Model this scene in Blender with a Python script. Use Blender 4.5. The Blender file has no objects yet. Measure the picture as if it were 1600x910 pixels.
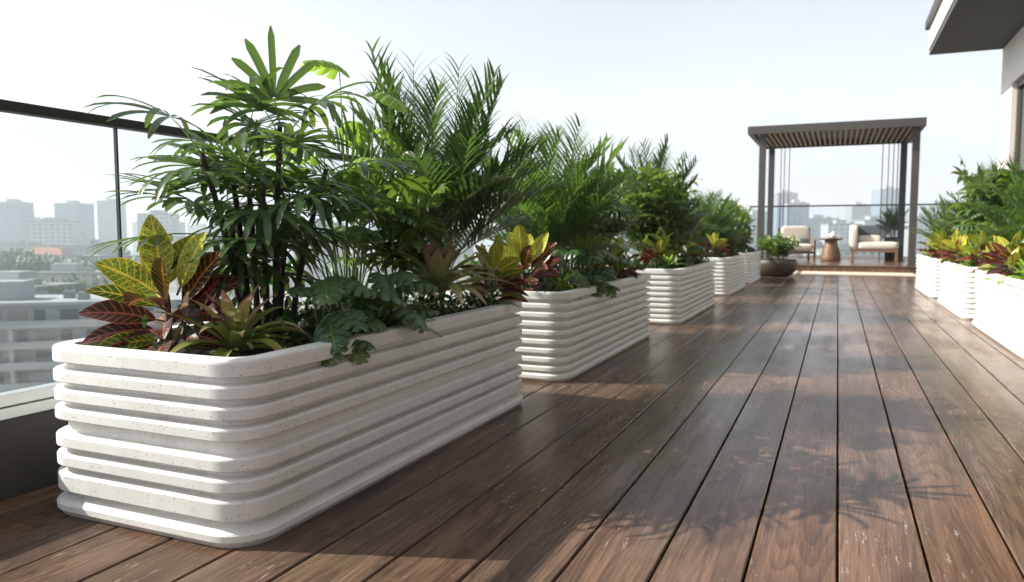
import bpy, math, random
from mathutils import Vector, Matrix
R = math.radians
PI = math.pi
C = bpy.context.scene.collection
scene = bpy.context.scene

# ---------------------------------------------------------------- camera
YAW, PITCH = R(23.36), R(4.43)
FPX = 1175.0
cam_d = bpy.data.cameras.new('camera')
cam = bpy.data.objects.new('camera', cam_d); C.objects.link(cam)
cam.location = (0, 0, 1.0)
cam.rotation_euler = (PI/2 - PITCH, 0, YAW)
cam_d.sensor_width = 36.0
cam_d.lens = FPX / 1600 * 36
cam_d.clip_start = 0.05
cam_d.clip_end = 20000
cam_d.dof.use_dof = True
cam_d.dof.focus_distance = 2.9
cam_d.dof.aperture_fstop = 3.2
scene.camera = cam

# ---------------------------------------------------------------- sky and sun
SUN_EL = R(34.5)
sx, sy = 1.0, 0.33                         # the way the shadows fall
n_ = math.hypot(sx, sy)
Ldir = Vector((sx/n_*math.cos(SUN_EL), sy/n_*math.cos(SUN_EL), -math.sin(SUN_EL)))
world = bpy.data.worlds.new('World'); scene.world = world
world.use_nodes = True
wn = world.node_tree; wn.nodes.clear()
wo = wn.nodes.new('ShaderNodeOutputWorld'); bg = wn.nodes.new('ShaderNodeBackground')
sk = wn.nodes.new('ShaderNodeTexSky'); sk.sky_type = 'NISHITA'; sk.sun_disc = False
sk.sun_elevation = SUN_EL
sk.sun_rotation = math.atan2(-sx, -sy)     # azimuth of the sun, clockwise from +Y
sk.altitude = 40; sk.air_density = 1.0; sk.dust_density = 2.5; sk.ozone_density = 1.5
hs = wn.nodes.new('ShaderNodeHueSaturation'); hs.inputs['Saturation'].default_value = 0.38
hs.inputs['Value'].default_value = 0.92
wn.links.new(sk.outputs[0], hs.inputs['Color'])
# faint uneven high haze
tcw=wn.nodes.new('ShaderNodeTexCoord'); mpw=wn.nodes.new('ShaderNodeMapping'); mpw.inputs['Scale'].default_value=(1.4,1.4,5.0)
nzw=wn.nodes.new('ShaderNodeTexNoise'); nzw.inputs['Scale'].default_value=1.6; nzw.inputs['Detail'].default_value=5
rw=wn.nodes.new('ShaderNodeMapRange'); rw.inputs['From Min'].default_value=0.35; rw.inputs['From Max'].default_value=0.7; rw.inputs['To Min'].default_value=0.38; rw.inputs['To Max'].default_value=0.52
mw=wn.nodes.new('ShaderNodeMix'); mw.data_type='RGBA'; mw.inputs[7].default_value=(6.3,6.7,7.1,1)
wn.links.new(tcw.outputs['Generated'],mpw.inputs[0]); wn.links.new(mpw.outputs[0],nzw.inputs['Vector']); wn.links.new(nzw.outputs[0],rw.inputs[0])
spw=wn.nodes.new('ShaderNodeSeparateXYZ'); wn.links.new(tcw.outputs['Generated'],spw.inputs[0])
rz=wn.nodes.new('ShaderNodeMapRange'); rz.inputs['From Min'].default_value=0.15; rz.inputs['From Max'].default_value=0.55; rz.inputs['To Min'].default_value=1.0; rz.inputs['To Max'].default_value=0.05
wn.links.new(spw.outputs[2],rz.inputs[0])
ml=wn.nodes.new('ShaderNodeMath'); ml.operation='MULTIPLY'; wn.links.new(rw.outputs[0],ml.inputs[0]); wn.links.new(rz.outputs[0],ml.inputs[1])
wn.links.new(ml.outputs[0],mw.inputs[0]); wn.links.new(hs.outputs[0],mw.inputs[6]); wn.links.new(mw.outputs[2], bg.inputs['Color'])
bg.inputs['Strength'].default_value = 0.102
wn.links.new(bg.outputs[0], wo.inputs['Surface'])
sun_d = bpy.data.lights.new('sun', 'SUN'); sun_d.energy = 4.6; sun_d.angle = R(0.45)
sun_d.color = (1.0, 0.93, 0.83)
sun = bpy.data.objects.new('sun', sun_d); C.objects.link(sun)
sun.rotation_euler = Ldir.to_track_quat('-Z', 'Y').to_euler()
scene.view_settings.view_transform = 'Standard'
scene.view_settings.look = 'None'
scene.view_settings.exposure = 0.96
scene.view_settings.gamma = 1.0
scene.view_settings.use_curve_mapping = False
scene.cycles.max_bounces = 8
scene.cycles.transparent_max_bounces = 24
scene.cycles.volume_bounces = 1

# ---------------------------------------------------------------- helpers
def uid(o, label=None, cat=None, group=None, kind=None):
    if label: o['label'] = label
    if cat: o['category'] = cat
    if group: o['group'] = group
    if kind: o['kind'] = kind
    return o

class MB:
    """collects faces with uv and a per-vertex number, builds one mesh"""
    def __init__(s): s.v=[]; s.f=[]; s.uv=[]; s.r=[]; s.sm=[]
    def vert(s, p, uv=(0,0), r=0.5):
        s.v.append(tuple(p)); s.uv.append(uv); s.r.append(r); return len(s.v)-1
    def face(s, *i, smooth=True): s.f.append(tuple(i)); s.sm.append(smooth)
    def box(s, x0,x1,y0,y1,z0,z1, r=0.5):
        if x0>x1:x0,x1=x1,x0
        if y0>y1:y0,y1=y1,y0
        if z0>z1:z0,z1=z1,z0
        for (a,b,c,d,uv) in (
            ((x0,y0,z0),(x1,y0,z0),(x1,y0,z1),(x0,y0,z1),((x0,z0),(x1,z0),(x1,z1),(x0,z1))),
            ((x1,y1,z0),(x0,y1,z0),(x0,y1,z1),(x1,y1,z1),((x1,z0),(x0,z0),(x0,z1),(x1,z1))),
            ((x1,y0,z0),(x1,y1,z0),(x1,y1,z1),(x1,y0,z1),((y0,z0),(y1,z0),(y1,z1),(y0,z1))),
            ((x0,y1,z0),(x0,y0,z0),(x0,y0,z1),(x0,y1,z1),((y1,z0),(y0,z0),(y0,z1),(y1,z1))),
            ((x0,y0,z1),(x1,y0,z1),(x1,y1,z1),(x0,y1,z1),((x0,-999),(x1,-999),(x1,-999),(x0,-999))),
            ((x0,y1,z0),(x1,y1,z0),(x1,y0,z0),(x0,y0,z0),((x0,-999),(x1,-999),(x1,-999),(x0,-999)))):
            ids=[s.vert(p,u,r) for p,u in zip((a,b,c,d),uv)]
            s.face(*ids, smooth=False)
    def tube(s, pts, rads, n=7, cap=True, r=0.5):
        pts=[Vector(p) for p in pts]; rings=[]; L=0
        ref=Vector((0.31,0.17,0.93))
        for i,p in enumerate(pts):
            t=(pts[min(i+1,len(pts)-1)]-pts[max(i-1,0)]).normalized()
            a=t.cross(ref)
            if a.length<0.1: a=t.cross(Vector((1,0,0)))
            a.normalize(); b=t.cross(a)
            if i: L+=(p-pts[i-1]).length
            rad=rads[i] if hasattr(rads,'__len__') else rads
            rings.append([s.vert(p+(a*math.cos(k*2*PI/n)+b*math.sin(k*2*PI/n))*rad,(k/n,L),r) for k in range(n)])
        for i in range(len(rings)-1):
            for k in range(n):
                s.face(rings[i][k],rings[i][(k+1)%n],rings[i+1][(k+1)%n],rings[i+1][k])
        if cap:
            s.face(*rings[-1]); s.face(*rings[0][::-1])
    def lathe(s, prof, n=32, c=(0,0,0), r=0.5):
        rings=[]
        for (rad,z) in prof:
            rings.append([s.vert((c[0]+rad*math.cos(k*2*PI/n),c[1]+rad*math.sin(k*2*PI/n),c[2]+z),(k/n,z),r) for k in range(n)])
        for i in range(len(rings)-1):
            for k in range(n):
                s.face(rings[i][k],rings[i][(k+1)%n],rings[i+1][(k+1)%n],rings[i+1][k])
        s.face(*rings[-1]); s.face(*rings[0][::-1])
    def mesh(s, name):
        m=bpy.data.meshes.new(name); m.from_pydata(s.v,[],s.f)
        uvl=m.uv_layers.new(name='UVMap')
        li=[0]*len(m.loops); m.loops.foreach_get('vertex_index',li)
        flat=[]
        for i in li: flat+=s.uv[i]
        uvl.data.foreach_set('uv',flat)
        at=m.attributes.new('rnd','FLOAT','POINT'); at.data.foreach_set('value',s.r)
        m.polygons.foreach_set('use_smooth',s.sm)
        m.update(); return m
    def build(s, name, mat, parent=None, bevel=0, seg=2):
        m=s.mesh(name)
        if mat: m.materials.append(mat)
        o=bpy.data.objects.new(name,m); C.objects.link(o)
        if parent: o.parent=parent
        if bevel:
            w=o.modifiers.new('weld','WELD'); w.merge_threshold=1e-5
            b=o.modifiers.new('bevel','BEVEL'); b.width=bevel; b.segments=seg; b.limit_method='ANGLE'; b.angle_limit=R(40)
            b.harden_normals=False
        return o
def empty(name, loc=(0,0,0), rz=0, sc=1):
    o=bpy.data.objects.new(name,None); C.objects.link(o); o.location=loc; o.rotation_euler=(0,0,rz)
    o.scale=(sc,sc,sc); o.empty_display_size=0.1
    return o

# node helpers
class NT:
    def __init__(s,name):
        s.m=bpy.data.materials.new(name); s.m.use_nodes=True; s.t=s.m.node_tree; s.t.nodes.clear()
        s.out=s.t.nodes.new('ShaderNodeOutputMaterial')
    def n(s,ty,**k):
        nd=s.t.nodes.new(ty)
        for a,b in k.items():
            if a.startswith('_'): setattr(nd,a[1:],b)
            else:
                key=a.replace('__',' ')
                nd.inputs[key].default_value=b
        return nd
    def l(s,a,b): s.t.links.new(a,b)
    def math(s,op,a,b=None,c=None,clamp=False):
        nd=s.t.nodes.new('ShaderNodeMath'); nd.operation=op; nd.use_clamp=clamp
        for i,x in enumerate((a,b,c)):
            if x is None: continue
            if isinstance(x,(int,float)): nd.inputs[i].default_value=x
            else: s.l(x,nd.inputs[i])
        return nd.outputs[0]
    def mix(s,f,a,b,mode='MIX'):
        nd=s.t.nodes.new('ShaderNodeMix'); nd.data_type='RGBA'; nd.blend_type=mode
        for key,x in ((0,f),(6,a),(7,b)):
            if isinstance(x,(int,float)): nd.inputs[key].default_value=x
            elif isinstance(x,tuple): nd.inputs[key].default_value=x if len(x)==4 else x+(1,)
            else: s.l(x,nd.inputs[key])
        return nd.outputs[2]
    def ramp(s,f,stops,interp='LINEAR'):
        nd=s.t.nodes.new('ShaderNodeValToRGB'); nd.color_ramp.interpolation=interp
        e=nd.color_ramp.elements
        while len(e)<len(stops): e.new(0.5)
        for i,(p,c) in enumerate(stops):
            e[i].position=p; e[i].color=(c if len(c)==4 else tuple(c)+(1,)) if isinstance(c,tuple) else (c,c,c,1)
        s.l(f,nd.inputs[0]); return nd.outputs[0]
    def noise(s,vec,scale,detail=3,rough=0.5,dist=0.0):
        nd=s.n('ShaderNodeTexNoise',Scale=scale,Detail=detail,Roughness=rough,Distortion=dist)
        if vec is not None: s.l(vec,nd.inputs['Vector'])
        return nd.outputs[0]
    def mapping(s,vec,scale=(1,1,1),loc=(0,0,0)):
        nd=s.t.nodes.new('ShaderNodeMapping'); nd.inputs['Scale'].default_value=scale; nd.inputs['Location'].default_value=loc
        s.l(vec,nd.inputs[0]); return nd.outputs[0]
    def obj(s): return s.n('ShaderNodeTexCoord').outputs['Object']
    def bsdf(s,col=None,rough=0.5,**k):
        b=s.n('ShaderNodeBsdfPrincipled')
        if isinstance(col,tuple): b.inputs['Base Color'].default_value=col+(1,)
        elif col is not None: s.l(col,b.inputs['Base Color'])
        if isinstance(rough,(int,float)): b.inputs['Roughness'].default_value=rough
        else: s.l(rough,b.inputs['Roughness'])
        for a,x in k.items(): b.inputs[a.replace('__',' ')].default_value=x
        return b
    def bump(s,h,strength=0.3,dist=0.01,to=None):
        b=s.n('ShaderNodeBump',Strength=strength,Distance=dist); s.l(h,b.inputs['Height'])
        if to is not None: s.l(b.outputs[0],to.inputs['Normal'])
        return b.outputs[0]
    def done(s,sh): s.l(sh.outputs[0] if hasattr(sh,'outputs') else sh,s.out.inputs['Surface']); return s.m

def plain(name,col,rough=0.5,var=0.12,scale=6,metal=0.0,bump=0.0,**k):
    t=NT(name); ob=t.obj()
    n=t.noise(ob,scale,5,0.6)
    d=tuple(c*(1-var) for c in col); u=tuple(min(1,c*(1+var)) for c in col)
    c=t.mix(n,d,u)
    b=t.bsdf(c,rough,Metallic=metal,**k)
    if bump:
        t.bump(t.noise(ob,scale*14,4,0.6),bump,0.004,b)
    return t.done(b)

# ---------------------------------------------------------------- materials
def mat_stone():
    t=NT('white_terrazzo'); ob=t.obj()
    n=t.noise(ob,3.5,5,0.6)
    base=t.mix(n,(0.80,0.785,0.755),(0.89,0.88,0.86))
    fine=t.noise(ob,160,3,0.6)
    base=t.mix(t.math('MULTIPLY',fine,0.22),base,(0.55,0.53,0.50))
    for sc,th,thb,col,loc in ((95,0.15,0.72,(0.30,0.27,0.24),(0,0,0)),(170,0.18,0.66,(0.42,0.38,0.33),(7,3,1)),(48,0.09,0.90,(0.45,0.40,0.34),(2,9,4))):
        v=t.n('ShaderNodeTexVoronoi',Scale=sc); t.l(t.mapping(ob,loc=loc),v.inputs['Vector'])
        r=t.n('ShaderNodeSeparateColor'); t.l(v.outputs['Color'],r.inputs[0])
        th_=t.math('MULTIPLY',r.outputs[1],th*1.8)
        m=t.math('MULTIPLY',t.math('LESS_THAN',v.outputs['Distance'],th_),t.math('GREATER_THAN',r.outputs[0],thb))
        base=t.mix(t.math('MULTIPLY',m,0.8),base,col)
    # grime where water runs off the ledges: streaky stain shapes
    st=t.noise(t.mapping(ob,(9,9,1.6)),1.0,5,0.65)
    base=t.mix(t.ramp(st,[(0.48,0.0),(0.8,0.34)]),base,(0.48,0.43,0.36))
    b=t.bsdf(base,0.62)
    t.bump(t.noise(ob,90,5,0.65),0.22,0.003,b)
    return t.done(b)

def mat_deck():
    t=NT('varnished_deck_wood'); ob=t.obj()
    at=t.n('ShaderNodeAttribute',_attribute_name='rnd'); rnd=at.outputs['Fac']
    off=t.n('ShaderNodeCombineXYZ')
    t.l(t.math('MULTIPLY',rnd,37.0),off.inputs[0]); t.l(t.math('MULTIPLY',rnd,91.0),off.inputs[1]); t.l(t.math('MULTIPLY',rnd,53.0),off.inputs[2])
    va=t.n('ShaderNodeVectorMath',_operation='ADD'); t.l(ob,va.inputs[0]); t.l(off.outputs[0],va.inputs[1])
    p=va.outputs[0]
    # contour lines of a long-stretched noise give cathedral grain
    big=t.noise(t.mapping(p,(3.2,0.26,1)),1.0,2.0,0.5,0.12)
    ring=t.math('FRACT',t.math('ADD',t.math('MULTIPLY',big,42.0),t.math('MULTIPLY',t.noise(t.mapping(p,(60,5,1)),1.0,3,0.6),0.35)))
    ring=t.math('POWER',ring,1.8)
    fib=t.noise(t.mapping(p,(210,5.0,1)),1.0,5,0.7)
    fib2=t.noise(t.mapping(p,(38,1.3,1)),1.0,4,0.6,0.4)
    mid=t.noise(t.mapping(p,(9,0.9,1)),1.0,4,0.6)
    patch=t.noise(t.mapping(ob,(2.0,1.0,1),(3,5,0)),1.0,5,0.65)
    g=t.math('ADD',t.math('MULTIPLY',ring,0.085),t.math('ADD',t.math('MULTIPLY',fib,0.46),t.math('ADD',t.math('MULTIPLY',fib2,0.24),t.math('MULTIPLY',mid,0.38))))
    col=t.ramp(g,[(0.36,(0.245,0.138,0.080)),(0.50,(0.160,0.083,0.046)),(0.62,(0.080,0.039,0.022)),(0.78,(0.025,0.013,0.008))])
    # board to board tone
    hv=t.n('ShaderNodeHueSaturation'); t.l(col,hv.inputs['Color'])
    t.l(t.math('MULTIPLY_ADD',rnd,0.36,0.86),hv.inputs['Value']); t.l(t.math('MULTIPLY_ADD',t.math('FRACT',t.math('MULTIPLY',rnd,7.3)),0.22,0.78),hv.inputs['Saturation'])
    col=hv.outputs[0]
    col=t.mix(t.ramp(patch,[(0.42,0.0),(0.72,0.2)]),col,(0.20,0.14,0.10))
    # dark tar-like stains
    stn=t.noise(t.mapping(ob,(3.2,1.3,1),(11,2,0)),1.0,6,0.7)
    col=t.mix(t.ramp(stn,[(0.53,0.0),(0.66,0.55)]),col,(0.032,0.022,0.018))
    # olive algae on some boards
    alg=t.noise(t.mapping(ob,(1.6,0.55,1),(0,0.4,4)),1.0,4,0.6)
    col=t.mix(t.ramp(alg,[(0.60,0.0),(0.80,0.3)]),col,(0.11,0.10,0.035))
    # worn chips where the varnish is gone
    w1=t.noise(t.mapping(p,(60,6,1)),1.0,6,0.8,0.1); w2=t.noise(t.mapping(ob,(1.7,1.1,1),(1,1,1)),1.0,3,0.6)
    chip=t.math('MULTIPLY',t.ramp(w1,[(0.60,0.0),(0.645,1.0)]),t.ramp(w2,[(0.48,0.0),(0.60,0.8)]))
    col=t.mix(chip,col,(0.42,0.37,0.33))
    # wear light dust
    dust=t.noise(t.mapping(ob,(60,30,1)),1.0,3,0.7)
    col=t.mix(t.ramp(dust,[(0.66,0.0),(0.74,0.35)]),col,(0.40,0.34,0.29))
    rgh=t.math('ADD',t.math('MULTIPLY_ADD',mid,0.20,0.06),t.math('ADD',t.math('MULTIPLY',chip,0.3),t.math('MULTIPLY',t.ramp(patch,[(0.4,0.0),(0.7,1.0)]),0.12)))
    b=t.bsdf(col,rgh); b.inputs['Specular IOR Level'].default_value=0.20
    h=t.math('SUBTRACT',t.math('MULTIPLY',fib2,0.5),t.math('ADD',t.math('MULTIPLY',ring,0.35),t.math('ADD',t.math('MULTIPLY',fib,0.9),t.math('MULTIPLY',chip,0.5))))
    t.bump(h,0.42,0.002,b)
    return t.done(b)

def mat_leaf(name,dark,light,trans,rough=0.36,tw=0.3,under=None,vein=None,spots=None):
    """broad green leaf: colour runs dark to light with each leaf's own number"""
    t=NT(name); ob=t.obj()
    rnd=t.n('ShaderNodeAttribute',_attribute_name='rnd').outputs['Fac']
    n=t.noise(ob,9,3,0.6)
    f=t.math('ADD',t.math('MULTIPLY',rnd,0.8),t.math('MULTIPLY',n,0.3),clamp=True)
    col=t.mix(f,dark,light)
    uv=t.n('ShaderNodeTexCoord').outputs['UV']; sp=t.n('ShaderNodeSeparateXYZ'); t.l(uv,sp.inputs[0])
    u=t.math('ABSOLUTE',t.math('SUBTRACT',sp.outputs[0],0.5))
    rib=t.math('LESS_THAN',u,0.035); nk0=t.noise(ob,25,2,0.6)
    fine=t.math('MULTIPLY_ADD',t.math('SINE',t.math('MULTIPLY',sp.outputs[0],60.0)),0.5,0.5)
    col=t.mix(t.math('MULTIPLY',rib,0.45),col,vein or tuple(min(1,c*2.2) for c in light))
    col=t.mix(t.math('MULTIPLY',fine,0.15),col,light)
    tipb=t.math('MULTIPLY',t.math('GREATER_THAN',t.math('ADD',sp.outputs[1],t.math('MULTIPLY',nk0,0.25)),1.03),t.math('GREATER_THAN',t.math('FRACT',t.math('MULTIPLY',rnd,13.7)),0.55))
    col=t.mix(t.math('MULTIPLY',tipb,0.75),col,(0.22,0.15,0.06))
    # brown nicks and a little dust, different on every leaf
    nk=t.noise(ob,38,4,0.7)
    col=t.mix(t.ramp(nk,[(0.70,0.0),(0.76,0.5)]),col,(0.16,0.12,0.04))
    if under is None: under=tuple(min(1,c*1.25+0.015) for c in light)
    geo=t.n('ShaderNodeNewGeometry')
    b=t.bsdf(col,rough); b.inputs['Specular IOR Level'].default_value=0.7
    t.bump(fine,0.15,0.001,b)
    tr=t.n('ShaderNodeBsdfTranslucent'); tc=t.mix(rnd,trans,tuple(min(1,c*1.5) for c in trans)); t.l(tc,tr.inputs[0])
    mx=t.n('ShaderNodeMixShader'); mx.inputs[0].default_value=tw
    t.l(b.outputs[0],mx.inputs[1]); t.l(tr.outputs[0],mx.inputs[2])
    return t.done(mx)

def mat_croton():
    t=NT('croton_leaf'); ob=t.obj()
    rnd=t.n('ShaderNodeAttribute',_attribute_name='rnd').outputs['Fac']
    uv=t.n('ShaderNodeTexCoord').outputs['UV']; sp=t.n('ShaderNodeSeparateXYZ'); t.l(uv,sp.inputs[0])
    u=t.math('ABSOLUTE',t.math('SUBTRACT',sp.outputs[0],0.5)); v=sp.outputs[1]
    wob=t.math('MULTIPLY',t.math('SUBTRACT',t.noise(ob,30,3,0.6),0.5),0.25)
    lat=t.math('FRACT',t.math('ADD',t.math('MULTIPLY',v,9.0),t.math('ADD',t.math('MULTIPLY',u,-2.6),wob)))
    latd=t.math('ABSOLUTE',t.math('SUBTRACT',lat,0.5))
    wth=t.math('MULTIPLY_ADD',t.noise(ob,22,2,0.5),0.13,0.0)
    m1=t.math('LESS_THAN',latd,wth)
    m2=t.math('LESS_THAN',u,0.045)
    edge=t.math('GREATER_THAN',u,0.468)
    v2=t.n('ShaderNodeTexVoronoi',Scale=1.0,_feature='DISTANCE_TO_EDGE'); t.l(t.mapping(uv,(7,15,1)),v2.inputs['Vector'])
    net=t.math('MULTIPLY',t.math('LESS_THAN',v2.outputs['Distance'],0.035),t.math('LESS_THAN',rnd,0.3))
    m=t.math('MAXIMUM',t.math('MAXIMUM',t.math('MAXIMUM',m1,m2),edge),net)
    body=t.ramp(rnd,[(0.0,(0.34,0.46,0.04)),(0.28,(0.09,0.22,0.022)),(0.5,(0.03,0.055,0.012)),(0.72,(0.035,0.013,0.010)),(1.0,(0.055,0.010,0.010))])
    bn=t.noise(ob,14,3,0.6)
    body=t.mix(t.math('MULTIPLY',bn,0.35),body,(0.03,0.03,0.012))
    vein=t.ramp(rnd,[(0.0,(0.86,0.72,0.10)),(0.3,(0.80,0.60,0.06)),(0.55,(0.72,0.28,0.05)),(0.8,(0.42,0.07,0.04)),(1.0,(0.36,0.13,0.11))])
    col=t.mix(m,body,vein)
    b=t.bsdf(col,0.32); t.bump(m,0.25,0.002,b)
    tr=t.n('ShaderNodeBsdfTranslucent'); t.l(col,tr.inputs[0])
    mx=t.n('ShaderNodeMixShader'); mx.inputs[0].default_value=0.28
    t.l(b.outputs[0],mx.inputs[1]); t.l(tr.outputs[0],mx.inputs[2])
    return t.done(mx)

def mat_brom(name='bromeliad_leaf',gain=1.0):
    t=NT(name); ob=t.obj()
    rnd=t.n('ShaderNodeAttribute',_attribute_name='rnd').outputs['Fac']
    uv=t.n('ShaderNodeTexCoord').outputs['UV']; sp=t.n('ShaderNodeSeparateXYZ'); t.l(uv,sp.inputs[0])
    v=t.math('ADD',sp.outputs[1],t.math('MULTIPLY',t.math('SUBTRACT',t.noise(ob,14,3,0.6),0.5),0.5))
    a=t.ramp(v,[(0.1,(0.24,0.31,0.06)),(0.6,(0.32,0.35,0.08)),(0.85,(0.42,0.30,0.16)),(1.0,(0.46,0.25,0.18))])
    pk=t.ramp(v,[(0.1,(0.45,0.42,0.20)),(0.5,(0.66,0.36,0.30)),(1.0,(0.62,0.20,0.18))])
    col=t.mix(t.ramp(rnd,[(0.55,0.0),(0.95,1.0)]),a,pk)
    sn=t.noise(t.mapping(ob,(60,60,60)),1.0,2,0.6)
    col=t.mix(t.ramp(sn,[(0.58,0.0),(0.66,0.35)]),col,(0.10,0.07,0.04))
    if gain!=1.0: col=t.mix(gain,col,(0.62,0.50,0.36))
    b=t.bsdf(col,0.36)
    tr=t.n('ShaderNodeBsdfTranslucent'); t.l(col,tr.inputs[0])
    mx=t.n('ShaderNodeMixShader'); mx.inputs[0].default_value=0.25
    t.l(b.outputs[0],mx.inputs[1]); t.l(tr.outputs[0],mx.inputs[2])
    return t.done(mx)

def mat_glass():
    t=NT('clear_glass')
    tr=t.n('ShaderNodeBsdfTransparent'); tr.inputs[0].default_value=(0.93,0.955,0.955,1)
    gl=t.n('ShaderNodeBsdfGlossy',Roughness=0.01)
    fr=t.n('ShaderNodeFresnel',IOR=1.45)
    mx=t.n('ShaderNodeMixShader'); 
    geo=t.n('ShaderNodeNewGeometry'); t.l(t.math('MULTIPLY',fr.outputs[0],t.math('SUBTRACT',1.0,geo.outputs['Backfacing'])),mx.inputs[0]); t.l(tr.outputs[0],mx.inputs[1]); t.l(gl.outputs[0],mx.inputs[2])
    return t.done(mx)

def mat_facade(name,wall,win,sx_=4.6,sz_=3.4,wx=0.6,wz=0.55,band=False):
    t=NT(name); uv=t.n('ShaderNodeTexCoord').outputs['UV']; sp=t.n('ShaderNodeSeparateXYZ'); t.l(uv,sp.inputs[0])
    fx=t.math('FRACT',t.math('DIVIDE',sp.outputs[0],sx_)); fz=t.math('FRACT',t.math('DIVIDE',sp.outputs[1],sz_))
    m=t.math('MULTIPLY',t.math('LESS_THAN',t.math('ABSOLUTE',t.math('SUBTRACT',fx,0.5)),wx/2 if not band else 0.6),
                        t.math('LESS_THAN',t.math('ABSOLUTE',t.math('SUBTRACT',fz,0.5)),wz/2))
    m=t.math('MULTIPLY',m,t.math('GREATER_THAN',sp.outputs[1],-900.0))
    cell=t.n('ShaderNodeTexWhiteNoise',_noise_dimensions='2D')
    cv=t.n('ShaderNodeCombineXYZ'); t.l(t.math('FLOOR',t.math('DIVIDE',sp.outputs[0],sx_)),cv.inputs[0]); t.l(t.math('FLOOR',t.math('DIVIDE',sp.outputs[1],sz_)),cv.inputs[1])
    t.l(cv.outputs[0],cell.inputs['Vector'])
    wc=t.mix(cell.outputs[0],win,tuple(min(1,c*2.2) for c in win))
    n=t.noise(t.obj(),0.15,4,0.6)
    wl=t.mix(n,tuple(c*0.85 for c in wall),wall)
    b=t.bsdf(t.mix(m,wl,wc),0.5)
    t.l(t.math('MULTIPLY_ADD',m,-0.35,0.7),b.inputs['Roughness'])
    return t.done(b)

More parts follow.
